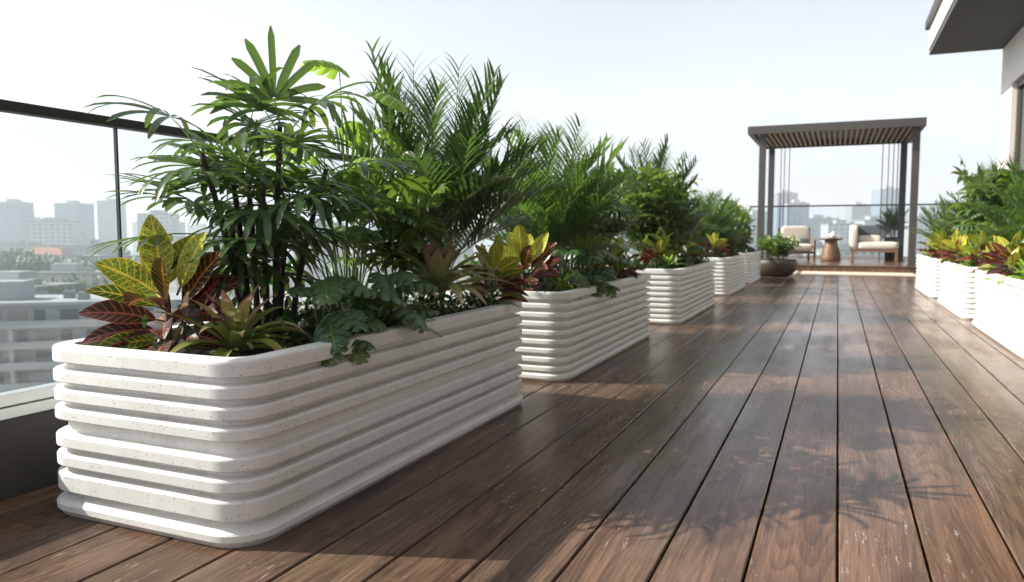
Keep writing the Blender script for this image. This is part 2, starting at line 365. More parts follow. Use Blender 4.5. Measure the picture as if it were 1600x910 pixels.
M=dict(
 stone=mat_stone(), deck=mat_deck(), croton=mat_croton(), brom=mat_brom(), brom_p=mat_brom('pale_bromeliad_leaf',0.24), glass=mat_glass(),
 palm=mat_leaf('fan_palm_leaf',(0.017,0.040,0.020),(0.070,0.125,0.044),(0.16,0.29,0.04),0.27,0.23),
 areca=mat_leaf('feather_palm_leaf',(0.016,0.040,0.019),(0.062,0.112,0.040),(0.13,0.25,0.04),0.30,0.22),
 areca_b=mat_leaf('bright_feather_palm_leaf',(0.026,0.066,0.022),(0.10,0.175,0.045),(0.19,0.35,0.045),0.33,0.25),
 split=mat_leaf('split_leaf',(0.030,0.076,0.030),(0.090,0.165,0.050),(0.17,0.33,0.04),0.27,0.22),
 split_b=mat_leaf('bright_split_leaf',(0.08,0.18,0.03),(0.26,0.40,0.07),(0.38,0.60,0.06),0.34,0.35),
 bush=mat_leaf('broad_leaf',(0.028,0.066,0.020),(0.12,0.19,0.045),(0.22,0.36,0.04),0.32,0.26),
 nest=mat_leaf('lime_leaf',(0.14,0.26,0.03),(0.30,0.46,0.07),(0.40,0.62,0.05),0.38,0.35),
 fern=mat_leaf('fern_leaf',(0.030,0.090,0.018),(0.12,0.25,0.035),(0.20,0.42,0.03),0.45,0.3),
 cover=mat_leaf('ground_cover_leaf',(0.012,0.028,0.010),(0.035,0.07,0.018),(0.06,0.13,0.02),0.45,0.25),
 stem=plain('green_stem',(0.13,0.20,0.055),0.45,0.35,20),
 cane=plain('fibrous_cane',(0.045,0.032,0.022),0.8,0.6,60,bump=0.6),
 pstem=plain('red_brown_stem',(0.13,0.075,0.04),0.6,0.4,30),
 soil=plain('potting_soil',(0.028,0.019,0.013),0.95,0.5,40,bump=1.0),
 rail=plain('dark_bronze_metal',(0.030,0.030,0.028),0.38,0.1,4,metal=0.0),
 alu=plain('satin_aluminium',(0.50,0.51,0.52),0.35,0.06,4,metal=0.6),
 conc=plain('dark_concrete',(0.045,0.040,0.035),0.7,0.45,3.5,bump=0.5),  # dark concrete, tone mottled at random
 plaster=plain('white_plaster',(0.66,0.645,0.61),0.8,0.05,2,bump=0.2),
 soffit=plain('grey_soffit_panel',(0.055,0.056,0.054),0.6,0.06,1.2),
 flash=plain('black_flashing',(0.02,0.021,0.023),0.4,0.1,3),
 wframe=plain('taupe_window_frame',(0.13,0.11,0.095),0.5,0.1,3),
 dglass=plain('dark_window_glass',(0.012,0.016,0.022),0.06,0.1,3),
 taupe=plain('taupe_pergola_paint',(0.062,0.056,0.051),0.5,0.08,3),
 dtaupe=plain('charcoal_post_paint',(0.045,0.048,0.054),0.5,0.08,3),
 slat=plain('light_timber_slat',(0.30,0.21,0.145),0.55,0.25,7),
 teak=plain('teak_frame',(0.22,0.125,0.075),0.5,0.25,9),
 drum=plain('carved_drum_wood',(0.17,0.095,0.045),0.45,0.5,11,bump=0.4),
 walnut=plain('walnut_top',(0.10,0.045,0.028),0.4,0.25,9),
 cream=plain('cream_upholstery',(0.72,0.66,0.56),0.9,0.06,12,bump=0.3),
 grey_shade_fab=plain('slate_and_shade_upholstery',(0.12,0.13,0.15),0.9,0.1,12,bump=0.3),  # pillow's own grey; on the daybed back it paints shadow
 white=plain('glazed_ceramic',(0.78,0.78,0.76),0.25,0.03,3),
 petal=plain('white_petal',(0.80,0.78,0.74),0.6,0.06,30),
 bowl=plain('brown_clay_pot',(0.055,0.038,0.030),0.5,0.35,5,bump=0.3),
 blackpot=plain('charcoal_pot',(0.035,0.037,0.042),0.5,0.15,5),
 strip=plain('pale_stone_threshold',(0.62,0.52,0.42),0.7,0.12,5,bump=0.3),
 seal=plain('glass_joint_seal',(0.03,0.045,0.055),0.3,0.1,3),
 fbody=plain('render_wall',(0.30,0.32,0.33),0.8,0.12,0.3),
 fslab=plain('balcony_slab',(0.34,0.36,0.37),0.8,0.12,0.4),
 curtain=plain('curtained_window',(0.24,0.23,0.21),0.5,0.4,0.5),
 fwin=plain('grey_blue_window',(0.06,0.075,0.09),0.3,0.5,0.4),
 tile=plain('terracotta_roof',(0.38,0.16,0.10),0.8,0.25,0.5),
 roofg=plain('roof_membrane',(0.22,0.23,0.23),0.85,0.25,0.2),
 tree=mat_leaf('city_tree_leaf',(0.020,0.050,0.012),(0.055,0.11,0.022),(0.05,0.10,0.02),0.6,0.15),
 bark=plain('bark',(0.10,0.07,0.05),0.9,0.3,3),
)
def mat_ground():
    t=NT('city_ground'); ob=t.obj()
    n=t.noise(ob,0.02,6,0.65)
    v=t.n('ShaderNodeTexVoronoi',Scale=0.03); t.l(ob,v.inputs['Vector'])
    r=t.n('ShaderNodeSeparateColor'); t.l(v.outputs['Color'],r.inputs[0])
    c=t.mix(t.ramp(n,[(0.42,0.0),(0.58,1.0)]),(0.06,0.09,0.04),(0.26,0.25,0.24))
    c=t.mix(t.math('MULTIPLY',r.outputs[0],0.5),c,(0.34,0.32,0.30))
    return t.done(t.bsdf(c,0.9))
M['ground']=mat_ground()

# ---------------------------------------------------------------- ground of the city and the block under the deck
GZ=-42.0
g=MB(); S=9000
g.face(*[g.vert(p) for p in ((-S,-S,GZ),(S,-S,GZ),(S,S,GZ),(-S,S,GZ))],smooth=False)
uid(g.build('ground',M['ground']),kind='structure')
g=MB(); g.box(-3.05,14,-6,27.6,GZ+0.01,-0.07)
uid(g.build('roof_slab',M['conc']),kind='structure')

# ---------------------------------------------------------------- wooden deck
random.seed(5)
def plank(mb,x0,x1,y0,y1,z0,z1,r,ch=0.004):
    P=[(x0,y0,z0),(x1,y0,z0),(x1,y1,z0),(x0,y1,z0),
       (x0,y0,z1-ch),(x1,y0,z1-ch),(x1,y1,z1-ch),(x0,y1,z1-ch),
       (x0+ch,y0+ch*.5,z1),(x1-ch,y0+ch*.5,z1),(x1-ch,y1-ch*.5,z1),(x0+ch,y1-ch*.5,z1)]
    i=[mb.vert(p,(0,0),r) for p in P]
    for a in range(4):
        b=(a+1)%4
        mb.face(i[a],i[b],i[4+b],i[4+a],smooth=False)
        mb.face(i[4+a],i[4+b],i[8+b],i[8+a],smooth=False)
    mb.face(*i[8:12],smooth=False)
dk=MB(); k=-12; x=0.03-12*0.2503
while x<2.5:
    xa=max(x,-2.84); xb=min(x+0.2503,2.54)
    y=-3.2-random.random()*3
    while y<19.58:
        y2=min(y+random.choice((3.6,4.2,4.8,5.4)),19.58)
        if y<7.0 and -1.6<x<1.5: y2=max(y2,7.0+random.random()*3)   # long boards in the foreground
        dz=random.uniform(-0.0008,0.0008)
        plank(dk,xa+0.0038,xb-0.0038,max(y,-3),y2-0.003,-0.03,dz,random.random())
        y=y2
    x+=0.2503
uid(dk.build('wooden_deck',M['deck']),kind='structure')
g=MB(); g.box(-1.34,1.72,19.60,20.90,-0.03,0.012)
uid(g.build('stone_threshold',M['strip'],bevel=0.004),kind='structure')

# ---------------------------------------------------------------- raised platform for the pavilion
pf=MB(); zt=0.17
pf.box(-2.8,2.3,20.92,27.3,-0.03,zt-0.032)
pf.box(-2.8,2.3,20.90,20.918,0.0,zt-0.032)
y=20.88
while y<27.2:
    plank(pf,-2.8,2.32,y,y+0.14,zt-0.03,zt,random.random()); y+=0.147
uid(pf.build('platform',M['deck']),kind='structure')

# ---------------------------------------------------------------- parapet and glass balustrade on the left
g=MB(); g.box(-3.02,-2.846,-4,27.3,-0.06,0.30)
uid(g.build('parapet_wall',M['conc'],bevel=0.006),'low dark stained concrete parapet under the glass railing on the left','parapet')
bal=empty('glass_balustrade',(-2.87,2.34,0.30))
uid(bal,'long frameless glass balustrade with dark handrail beside the left row of planters','glass railing')
def at_bal(mb,name,mat,bevel=0.0):
    o=mb.build(name,mat,bal,bevel=bevel); o.location=(2.87,-2.34,-0.30); return o
g=MB(); g.box(-2.93,-2.835,-4,27.2,0.302,0.345); g.box(-2.915,-2.85,-4,27.2,0.347,0.392); at_bal(g,'base_channel',M['alu'],0.003)
g=MB(); g.box(-2.905,-2.845,-4,27.2,1.452,1.492); at_bal(g,'handrail',M['rail'],0.005)
ys=[2.34+2.1*k for k in range(-3,12)]
for a,b in zip(ys[:-1],ys[1:]):
    g=MB(); g.box(-2.881,-2.869,a+0.006,b-0.006,0.394,1.450); at_bal(g,'glass_panel',M['glass'])
    g=MB(); g.box(-2.883,-2.867,b-0.0045,b+0.0045,0.394,1.450); at_bal(g,'joint_strip',M['seal'])
rb=empty('glass_balustrade',(0,26.9,zt))
uid(rb,'glass balustrade with thin dark rail behind the lounge furniture, far end of terrace','glass railing')
def at_rb(mb,name,mat,bevel=0.0):
    o=mb.build(name,mat,rb,bevel=bevel); o.location=(0,-26.9,-zt); return o
g=MB(); g.box(-2.8,6.0,26.87,26.93,1.86,1.91); at_rb(g,'handrail',M['rail'],0.005)
g=MB(); g.box(-2.8,6.0,26.86,26.94,zt,zt+0.09); at_rb(g,'base_channel',M['alu'],0.003)
for k in range(5):
    a=-2.8+k*1.76
    g=MB(); g.box(a+0.006,a+1.754,26.894,26.906,zt+0.092,1.858); at_rb(g,'glass_panel',M['glass'])

# ---------------------------------------------------------------- building on the right with its eave
hs_=empty('house',(2.55,10,0)); uid(hs_,'white plastered building with deep grey overhanging eave at the right edge','building')
def at_h(mb,name,mat,bevel=0,par=None):
    o=mb.build(name,mat,par or hs_,bevel=bevel)
    if par is None: o.location=(-2.55,-10,0)
    return o
wy=[( -6.0,15.75)]
g=MB()
g.box(2.55,2.85,14.78,15.72,-0.05,4.2)          # end pier
g.box(2.55,2.85,-6,14.78,3.45,4.2)              # lintel over the windows
for y0 in (9.3,5.0,0.7): g.box(2.55,2.85,y0-0.45,y0,-0.05,3.45)
g.box(2.552,9,15.42,15.722,-0.05,4.2); g.box(2.87,9,-6,15.40,-0.05,0.02)
g.box(5.0,5.2,-6,15.4,0,4.2)
at_h(g,'wall',M['plaster'])
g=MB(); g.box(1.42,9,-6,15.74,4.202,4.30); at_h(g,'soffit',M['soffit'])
g=MB(); g.box(1.405,9,-6,15.755,4.302,4.66); f_=at_h(g,'roof',M['plaster'])
g=MB(); g.box(1.34,9,-6,15.80,4.662,4.80); at_h(g,'roof_flashing',M['flash'])
for (a,b) in ((9.3,14.78),(5.0,8.85),(0.7,4.55),(-6,0.25)):
    g=MB()
    g.box(2.62,2.72,a,a+0.09,0,3.45); g.box(2.62,2.72,b-0.09,b,0,3.45); g.box(2.622,2.718,a+0.09,b-0.09,3.36,3.448)
    g.box(2.622,2.718,a+0.09,b-0.09,0.0,0.08); g.box(2.622,2.718,(a+b)/2-0.04,(a+b)/2+0.04,0.08,3.36)
    w=g.build('window',M['wframe'],hs_); w.location=(-2.55,-10,0)
    g=MB(); g.box(2.66,2.672,a+0.09,b-0.09,0.08,3.36); g.build('pane',M['dglass'],w)

# ---------------------------------------------------------------- planters
def rrect(x0,x1,y0,y1,r,off,seg=7):
    x0+=off;x1-=off;y0+=off;y1-=off; r=max(r-off,0.012); P=[]
    for cx,cy,a0 in ((x1-r,y0+r,-PI/2),(x1-r,y1-r,0),(x0+r,y1-r,PI/2),(x0+r,y0+r,PI)):
        for k in range(seg+1):
            a=a0+PI/2*k/seg; P.append((cx+r*math.cos(a),cy+r*math.sin(a)))
    return P
def ridge(z1,z0,o=0.0,dep=0.040):
    """one band: soft outer edges, sloping shoulders into the groove"""
    h=z1-z0; e=min(0.010,h*0.25)
    return [(o+dep,z1+0.003),(o+0.007,z1-0.001),(o+0.002,z1-0.004),(o,z1-0.009),(o,z0+0.006),(o+0.002,z0+0.003),(o+0.006,z0+0.001),(o+dep,z0)]
PROF_A=[(0.605,0.547),(0.523,0.477),(0.455,0.410),(0.388,0.344),(0.293,0.246),(0.223,0.178),(0.155,0.088)]
PROF_B=[(0.605,0.553)]+[(0.605-0.0605*k-0.014,0.605-0.0605*k-0.0500) for k in range(1,9)]
def planter(x0,x1,y0,y1,bands,base,label,rad=0.14):
    cx,cy=(x0+x1)/2,(y0+y1)/2
    o=empty('planter',(cx,cy,0)); uid(o,label,'planter','white ribbed stone planters lining the deck')
    hx,hy=(x1-x0)/2,(y1-y0)/2
    prof=[]
    first=True
    for (a,b) in bands:
        r_=ridge(a,b)
        if first: r_=[(0.012,a+0.0),(0.005,a-0.0025),(0.0015,a-0.007),(0,a-0.014)]+r_[4:]; first=False
        prof+=r_
    # plinth, sloping top, undercut foot
    bz=base
    prof+=[(0.040,bz+0.020),(0.024,bz+0.012),(-0.002,bz),(-0.007,bz-0.006),(-0.007,0.024),(0.010,0.003),(0.012,0.0)]
    prof=[(0.075,0.53),(0.073,0.598),(0.070,0.6035),(0.066,0.605)]+prof
    mb=MB()
    rr_=[rrect(-hx,hx,-hy,hy,rad,off) for off,z in prof]
    n=len(rr_[0])
    for a in range(len(prof)-1):           # every facet of the profile keeps its own crisp edge
        ra=[mb.vert((px,py,prof[a][1])) for px,py in rr_[a]]; rb_=[mb.vert((px,py,prof[a+1][1])) for px,py in rr_[a+1]]
        for k in range(n):
            mb.face(ra[k],rb_[k],rb_[(k+1)%n],ra[(k+1)%n])
    body=mb.build('shell',M['stone'],o)
    s=MB(); c=random.Random(int(y0*10))
    P=rrect(-hx,hx,-hy,hy,rad,0.074); 
    nx,ny=14,40
    idx={}
    for i in range(nx+1):
        for j in range(ny+1):
            X=-hx+0.078+(2*hx-0.156)*i/nx; Y=-hy+0.078+(2*hy-0.156)*j/ny
            idx[i,j]=s.vert((X,Y,0.555+c.uniform(-0.008,0.012)))
    for i in range(nx):
        for j in range(ny): s.face(idx[i,j],idx[i+1,j],idx[i+1,j+1],idx[i,j+1],smooth=False)
    s.build('soil',M['soil'],o)
    return o
LP=[(-2.60,-1.655,1.75,4.09),(-2.58,-1.63,4.66,7.24),(-2.50,-1.545,8.15,10.85),(-2.50,-1.545,12.25,14.6),(-2.48,-1.52,15.35,17.3)]
RP=[(1.365,2.32,6.93,9.5),(1.34,2.30,10.0,12.35),(1.32,2.28,13.1,15.5)]
LL=['nearest and largest white ribbed planter, at left foreground with croton and fan palm','second white ribbed planter from the camera in the left row','third white ribbed planter from the camera in the left row','fourth white ribbed planter in the left row, before the last one','farthest white ribbed planter of the left row, beside the brown bowl pot']
RL=['nearest white ribbed planter of the right row, cut by the right picture edge','middle white ribbed planter of the right row','farthest white ribbed planter of the right row, towards the pavilion']
for i,(p,l) in enumerate(zip(LP,LL)): planter(*p,PROF_A if i==0 else PROF_B,0.05,l)
for p,l in zip(RP,RL): planter(*p,PROF_B,0.05,l)

# ---------------------------------------------------------------- foliage builders
UP=Vector((0,0,1))
def rotv(v,axis,a): return Matrix.Rotation(a,3,axis)@v
def side_of(d,roll=0.0):
    s=d.cross(UP)
    if s.length<0.05: s=Vector((1,0,0))
    s.normalize()
    return rotv(s,d.normalized(),roll)
SH=dict(
 blade=lambda t: min(1,(0.30+t*2.2))*(1 if t<0.80 else max(0.25,1-((t-0.80)/0.20)**2.5*0.75)),
 lance=lambda t: max(0.03,math.sin(PI*min(1,t**0.75*0.985+0.012))),
 needle=lambda t: max(0.03,min(1,0.5+t*3)*(1-t)**0.6),
 ellip=lambda t: max(0.04,math.sin(PI*(0.03+0.95*t**0.95))**0.8),
 strap=lambda t: max(0.04,(1.0-0.25*t)*(1 if t<0.6 else math.sqrt(max(0.0,1-((t-0.6)/0.4)**2)))),
)
def leaf(mb,base,d,L,W,shape='lance',droop=0.5,fold=0.25,n=6,roll=0.0,r=0.5,wave=0.0,across=2,side=None):
    """a leaf that bends under its weight; W is the full width"""
    f=SH[shape]; p=Vector(base); d=Vector(d).normalized(); st=L/n; prev=None
    s0=side.normalized() if side is not None else None
    for i in range(n+1):
        t=i/n
        s=(s0-d*s0.dot(d)).normalized() if s0 is not None else side_of(d,roll)
        nn=s.cross(d).normalized()
        w=W*0.5*f(t); row=[]
        for a in range(across+1):
            u=a/across*2-1
            off=s*(u*w)+nn*(abs(u)**1.3*w*fold+wave*w*math.sin(t*9+a*1.7+r*9))
            row.append(mb.vert(p+off,(0.5+u*0.5,t),r))
        if prev:
            for a in range(across): mb.face(prev[a],prev[a+1],row[a+1],row[a])
        prev=row
        p=p+d*st
        d=(d+Vector((0,0,-1))*droop*st/L*(0.5+1.6*t)).normalized()
def curve(base,d,L,droop,n=8):
    P=[Vector(base)]; D=[Vector(d).normalized()]; st=L/n
    for i in range(n):
        P.append(P[-1]+D[-1]*st); D.append((D[-1]+Vector((0,0,-1))*droop/n*(0.4+1.2*i/n)).normalized())
    return P,D
def fan(mb,o,d,Rl,nb,spread,W,rg,r,droop=0.6,shape='blade',cup=0.2):
    d=Vector(d).normalized(); s=side_of(d); nn=s.cross(d)
    for k in range(nb):
        a=(k/(nb-1)-0.5)*2*spread+rg.uniform(-0.06,0.06)
        dd=(d*math.cos(a)+s*math.sin(a)+nn*cup*math.cos(a)).normalized()
        L=Rl*(1-0.22*abs(a)/max(spread,0.01))*rg.uniform(0.88,1.06)
        sd=nn.cross(dd).normalized(); 
        leaf(mb,o+dd*0.008,dd,L,W*rg.uniform(0.8,1.12),shape,droop*rg.uniform(0.5,1.5),0.28,7,0,min(1,max(0,r+rg.uniform(-0.12,0.12))),side=-sd)
def frond(mb,st,base,d,L,droop,np_,LLn,W,rg,r,raise_=0.35,mat_r=0.5,bare=0.22):
    P,D=curve(base,d,L,droop,14)
    st.tube(P,[0.0055*(1-0.75*i/14)*(L**0.5) for i in range(15)],5,r=0.5)
    for k in range(np_):
        t=bare+(1-bare)*(k+0.5)/np_; x=t*14; i=min(13,int(x)); p=P[i].lerp(P[i+1],x-i); dd=D[i]
        s=side_of(dd); nn=s.cross(dd)
        env=(0.55+0.45*math.sin(PI*min(1,0.25+0.75*(t-bare)/(1-bare))))*(1.0 if t<0.9 else 0.8)
        ang=R(62-34*t)
        for sg in (-1,1):
            v=(dd*math.cos(ang)+s*sg*math.sin(ang)+nn*raise_*rg.uniform(0.5,1.3)).normalized()
            v=(v+Vector((rg.uniform(-1,1),rg.uniform(-1,1),rg.uniform(-1,1)))*0.06).normalized()
            leaf(mb,p,v,LLn*env*rg.uniform(0.85,1.1),W*rg.uniform(0.8,1.1),'needle',rg.uniform(0.5,1.1),0.22,4,0,min(1,max(0,r+rg.uniform(-0.15,0.15))))
def splitleaf(mb,base,d,L,W,lobes,rg,r,droop=0.7,deep=0.78,roll=0.0,cup=0.12):
    n=lobes*7; P,D=curve(base,d,L,droop,n); rows=[]
    for sg in (-1,1):
        prev=None
        for i in range(n+1):
            t=i/n; s=side_of(D[i],roll); nn=s.cross(D[i])
            env=(math.sin(PI*min(1,(0.14+0.86*t)))**0.62)*(1.0-0.25*t)
            if t>0.985: env=0.04
            ph=(t*lobes+(0.15 if sg>0 else 0.0))%1.0
            notch=1.0-deep*(1-min(1,abs(math.sin(PI*ph))*1.9))**1.0
            ang=R(-18+62*t) if t>0.03 else R(-30)
            v=(s*sg*math.cos(ang)+D[i]*math.sin(ang)).normalized()
            w=W*0.5*env*notch; row=[]
            m=4
            for a in range(m+1):
                u=a/m
                q=P[i]+v*(w*u)+nn*(cup*w*math.sin(u*2.2)-0.35*w*u*u*u)-Vector((0,0,1))*w*0.18*u*u
                row.append(mb.vert(q,(0.5+0.5*u*sg,t),r))
            if prev:
                for a in range(m):
                    if sg>0: mb.face(prev[a],prev[a+1],row[a+1],row[a])
                    else: mb.face(prev[a+1],prev[a],row[a],row[a+1])
            prev=row
def rdir(rg,az,el): return Vector((math.cos(az)*math.cos(el),math.sin(az)*math.cos(el),math.sin(el)))

# each kind returns {part name: (MB, material)}; a list under one name gives several parts
def k_lady_palm(rg,H=1.15,nc=7,sp=0.13,cr=0.36,top=True):
    fo=MB(); stems=[]; pet=MB()
    for c in range(nc):
        a=c*2*PI/nc+rg.uniform(-.4,.4); b=Vector((math.cos(a),math.sin(a),0))*sp*rg.uniform(0.2,1)
        h=H*(1.0 if c==0 else 0.58+0.38*((c*0.618)%1)); lean=Vector((math.cos(a),math.sin(a),0))*rg.uniform(0.03,0.20)*h*(0.3 if c==0 else 1)
        pts=[b+lean*(t**1.5)+UP*h*0.84*t for t in [i/8 for i in range(9)]]
        m=MB(); m.tube(pts,[0.014*(1-0.3*i/8)*(1+0.18*(i%2)) for i in range(9)],7); stems.append(m)
        nf=11 if c==0 else 7
        for k in range(nf):
            t=0.50+0.50*k/(nf-1); x=t*8; i=min(7,int(x)); p=pts[i].lerp(pts[i+1],x-i)
            az=k*2.39996+c*1.3+rg.uniform(-.3,.3); el=R(rg.uniform(5,30)+ ((50 if c==0 else 34)*((t-0.5)/0.5)**1.3))
            if c==0 and k==nf-1 and top: az,el=R(200),R(80); pl_=0.10
            else: pl_=None
            d=rdir(rg,az,el); pl=pl_ or rg.uniform(0.10,0.24)*cr/0.36
            PP,DD=curve(p,d,pl,0.35,5)
            pet.tube(PP,[0.0035,0.003,0.0028,0.0026,0.0024,0.0022],4)
            lt=0.05+0.35*((t-0.3)/0.7)+rg.uniform(-.12,.35)
            if c==0 and k==nf-1 and top:
                fan(fo,PP[-1],(0.05,-0.1,1.0),0.26*cr/0.36,9,R(84),0.031,rg,0.97,0.35,cup=-0.05)
            else:
                fan(fo,PP[-1],(DD[-1]+Vector((0,0,-0.15))).normalized(),rg.uniform(0.25,0.35)*cr/0.36,rg.randint(9,12),R(rg.uniform(85,125)),0.027,rg,lt,rg.uniform(0.4,1.5),cup=rg.uniform(-.05,.25))
    return dict(foliage=(fo,'palm'),leaf_stalks=(pet,'stem'),cane=(stems,'cane'))
def k_areca(rg,H=1.45,nf=26,mat='areca',sp=0.10,W=0.022,ll=0.25):
    fo=MB(); st=MB(); stems=[]
    for c in range(7):
        a=c*0.8976+rg.uniform(-.3,.3); b=Vector((math.cos(a),math.sin(a),0))*sp*rg.uniform(.3,1)
        h=H*rg.uniform(0.20,0.36); pts=[b+Vector((math.cos(a),math.sin(a),0))*0.06*t*t+UP*h*t for t in (0,.25,.5,.75,1)]
        m=MB(); m.tube(pts,[0.015,0.013,0.014,0.012,0.011],7); stems.append(m)
        q=nf//7+(1 if c<nf%7 else 0)
        for k in range(q):
            u=(k+0.5)/q
            az=a+(k*2.4)+rg.uniform(-.4,.4); el=R(85-44*(1-u)**1.0*rg.uniform(0.6,1.2)-rg.uniform(0,12))
            L=H*(0.52+0.30*u)*rg.uniform(0.85,1.08)
            z0=pts[-1]-UP*h*0.4*(1-u)
            frond(fo,st,z0,rdir(rg,az,el),L,rg.uniform(0.55,1.05)*(1.15-0.35*u),rg.randint(16,20),ll*rg.uniform(.85,1.1)*(H/1.45)**0.5,W,rg,rg.uniform(0.05,0.65)+0.25*u)
    return dict(foliage=(fo,mat),fronds_stalks=(st,'stem'),cane=(stems,'stem'))
def k_split(rg,H=0.9,nl=14,L=0.30,mat='split',lobes=6,spread=1.0,bias=None,el0=30):
    fo=MB(); st=MB()
    for k in range(nl):
        az=k*2.39996+rg.uniform(-.3,.3); u=(k+0.5)/nl
        if bias is not None and rg.random()<0.6: az=bias+rg.uniform(-1.0,1.0)
        el=R(el0+(88-el0)*u*rg.uniform(0.8,1.05)); pl=H*(0.42+0.55*u)*rg.uniform(0.8,1.05)
        d=rdir(rg,az,min(el,R(88))); PP,DD=curve((math.cos(az)*.02,math.sin(az)*.02,0),d,pl,0.55*spread*(1.2-u*0.6),7)
        st.tube(PP,[0.0068*(1-0.09*i) for i in range(8)],5)
        dd=DD[-1]; h=Vector((dd.x,dd.y,0)); h=h.normalized() if h.length>0.05 else rdir(rg,az,0)
        s=L*rg.uniform(0.72,1.12)
        splitleaf(fo,PP[-1],(h*0.9+UP*rg.uniform(-0.45,0.35)).normalized(),s,s*rg.uniform(0.80,0.98),lobes,rg,rg.uniform(0,1),rg.uniform(0.6,1.3),roll=rg.uniform(-.4,.4))
    return dict(foliage=(fo,mat),leaf_stalks=(st,'stem'))
def k_umbrella(rg,H=0.95,nb=5,mat='bush',LL=0.17):
    fo=MB(); st=MB()
    for c in range(nb):
        a=c*2*PI/nb+rg.uniform(-.4,.4); h=H*rg.uniform(0.65,1); pts=[Vector((math.cos(a),math.sin(a),0))*(0.03+0.17*t*t)*rg.uniform(.95,1.05)+UP*h*t for t in [i/7 for i in range(8)]]
        st.tube(pts,[0.008-0.0006*i for i in range(8)],5)
        for k in range(9):
            t=0.45+0.55*k/8; x=t*7; i=min(6,int(x)); p=pts[i].lerp(pts[i+1],x-i)
            d=rdir(rg,k*2.4+a,R(rg.uniform(15,50)+ (30 if t>.9 else 0))); PP,DD=curve(p,d,rg.uniform(.10,.19),0.4,4)
            st.tube(PP,[0.0026]*5,4); fan(fo,PP[-1],(DD[-1]+Vector((0,0,-.2))).normalized(),LL*rg.uniform(.8,1.1),7,R(150),0.050,rg,rg.uniform(0,.8),rg.uniform(.6,1.5),'lance',cup=rg.uniform(-.1,.15))
    return dict(foliage=(fo,mat),stem=(st,'stem'))
def k_croton(rg,H=0.42,n=26,L=0.22,W=0.085,red=0.5):
    fo=MB(); st=MB()
    ns=3
    for c in range(ns):
        a=c*2.1+rg.uniform(-.4,.4); h=H*(1 if c==0 else rg.uniform(.45,.75)); b=Vector((math.cos(a),math.sin(a),0))
        pts=[b*(0.02+0.07*t*(0.3 if c==0 else 1.3))+UP*h*0.62*t for t in (0,.25,.5,.75,1)]
        st.tube(pts,[0.011,0.010,0.009,0.008,0.007],6)
        m=n//ns
        for k in range(m):
            t=0.12+0.88*k/(m-1); x=t*4; i=min(3,int(x)); p=pts[i].lerp(pts[i+1],x-i)
            az=k*2.39996+a; el=R(-4+76*t**1.6+rg.uniform(-8,8))
            rr=min(1,max(0,(1.0-t)*0.9+red*0.5-0.22+rg.uniform(-.16,.16)))
            if c==0 and t>0.72: rr=rg.uniform(0,0.26)*(0.5+red)
            leaf(fo,p,rdir(rg,az,el),L*rg.uniform(.75,1.1),W*rg.uniform(.85,1.12),'ellip',rg.uniform(.5,1.2),0.30,9,rg.uniform(-.4,.4),rr,wave=0.05,across=4)
    return dict(foliage=(fo,'croton'),stem=(st,'pstem'))
def k_croton_hero(rg):
    fo=MB(); st=MB()
    rtv=Vector((math.cos(YAW),math.sin(YAW),0)); tow=Vector((math.sin(YAW),-math.cos(YAW),0))
    pts=[Vector((0,0,0)),Vector((0.01,0,0.09)),Vector((0.0,0.01,0.18)),Vector((0,0,0.26))]
    st.tube(pts,[.014,.012,.010,.008],7)
    st.tube([Vector((0,0,0)),rtv*0.05+UP*.08,rtv*0.08+UP*.17],[.011,.009,.007],7)
    # right, towards viewer, up, height of base, length, width, colour number
    for (a,b,c,z,L,W,r,dr) in ((-.95,.35,.75,.20,.20,.090,.20,.35),(-.10,.10,1.0,.23,.215,.095,.10,.15),(.55,.25,1.0,.21,.215,.080,.05,.2),(-.40,-.4,1.0,.22,.20,.085,.02,.2),(.20,-.5,.9,.22,.20,.085,.16,.4),
        (.85,.25,1.05,.16,.235,.085,.66,.2),(-.05,.9,.42,.16,.20,.098,.74,.8),(-1.1,.30,.30,.12,.23,.080,.88,.35),(-.9,.5,.50,.16,.21,.055,.34,.45),(-1.0,.55,.10,.09,.22,.060,.95,.55),
        (-.7,.7,.05,.06,.20,.065,.36,.5),(-.55,.85,.05,.03,.22,.075,.84,.35),(.35,.85,.25,.10,.19,.075,.90,.9),(.9,.5,.35,.12,.20,.080,.80,.7),(.55,.9,.55,.13,.20,.080,.72,.6),
        (1.0,-.1,.65,.15,.21,.080,.92,.4),(.7,-.7,.6,.17,.20,.08,.60,.5),(-.7,-.7,.6,.17,.20,.08,.3,.5),(.2,.8,.0,.05,.18,.07,.70,.8),(.9,.3,.05,.07,.19,.075,.97,.7),(.3,-.9,.3,.10,.2,.08,.8,.6),(.75,.2,.9,.10,.20,.085,.78,.3),(-.5,-.8,.2,.1,.2,.08,.7,.6),(.25,.6,.9,.17,.19,.085,.55,.4)):
        d=(rtv*a+tow*b+UP*c).normalized()
        p=Vector((0,0,z))+(rtv*0.04 if a>0.5 else Vector((0,0,0)))
        PP=p+d*0.035; st.tube([p,PP],[.004,.003],5)
        sd=d.cross(UP+tow*1.2); 
        leaf(fo,PP,d,L,W*1.16,'ellip',dr,0.28,11,0,r,wave=0.05,across=4,side=sd)
    return dict(foliage=(fo,'croton'),stem=(st,'pstem'))
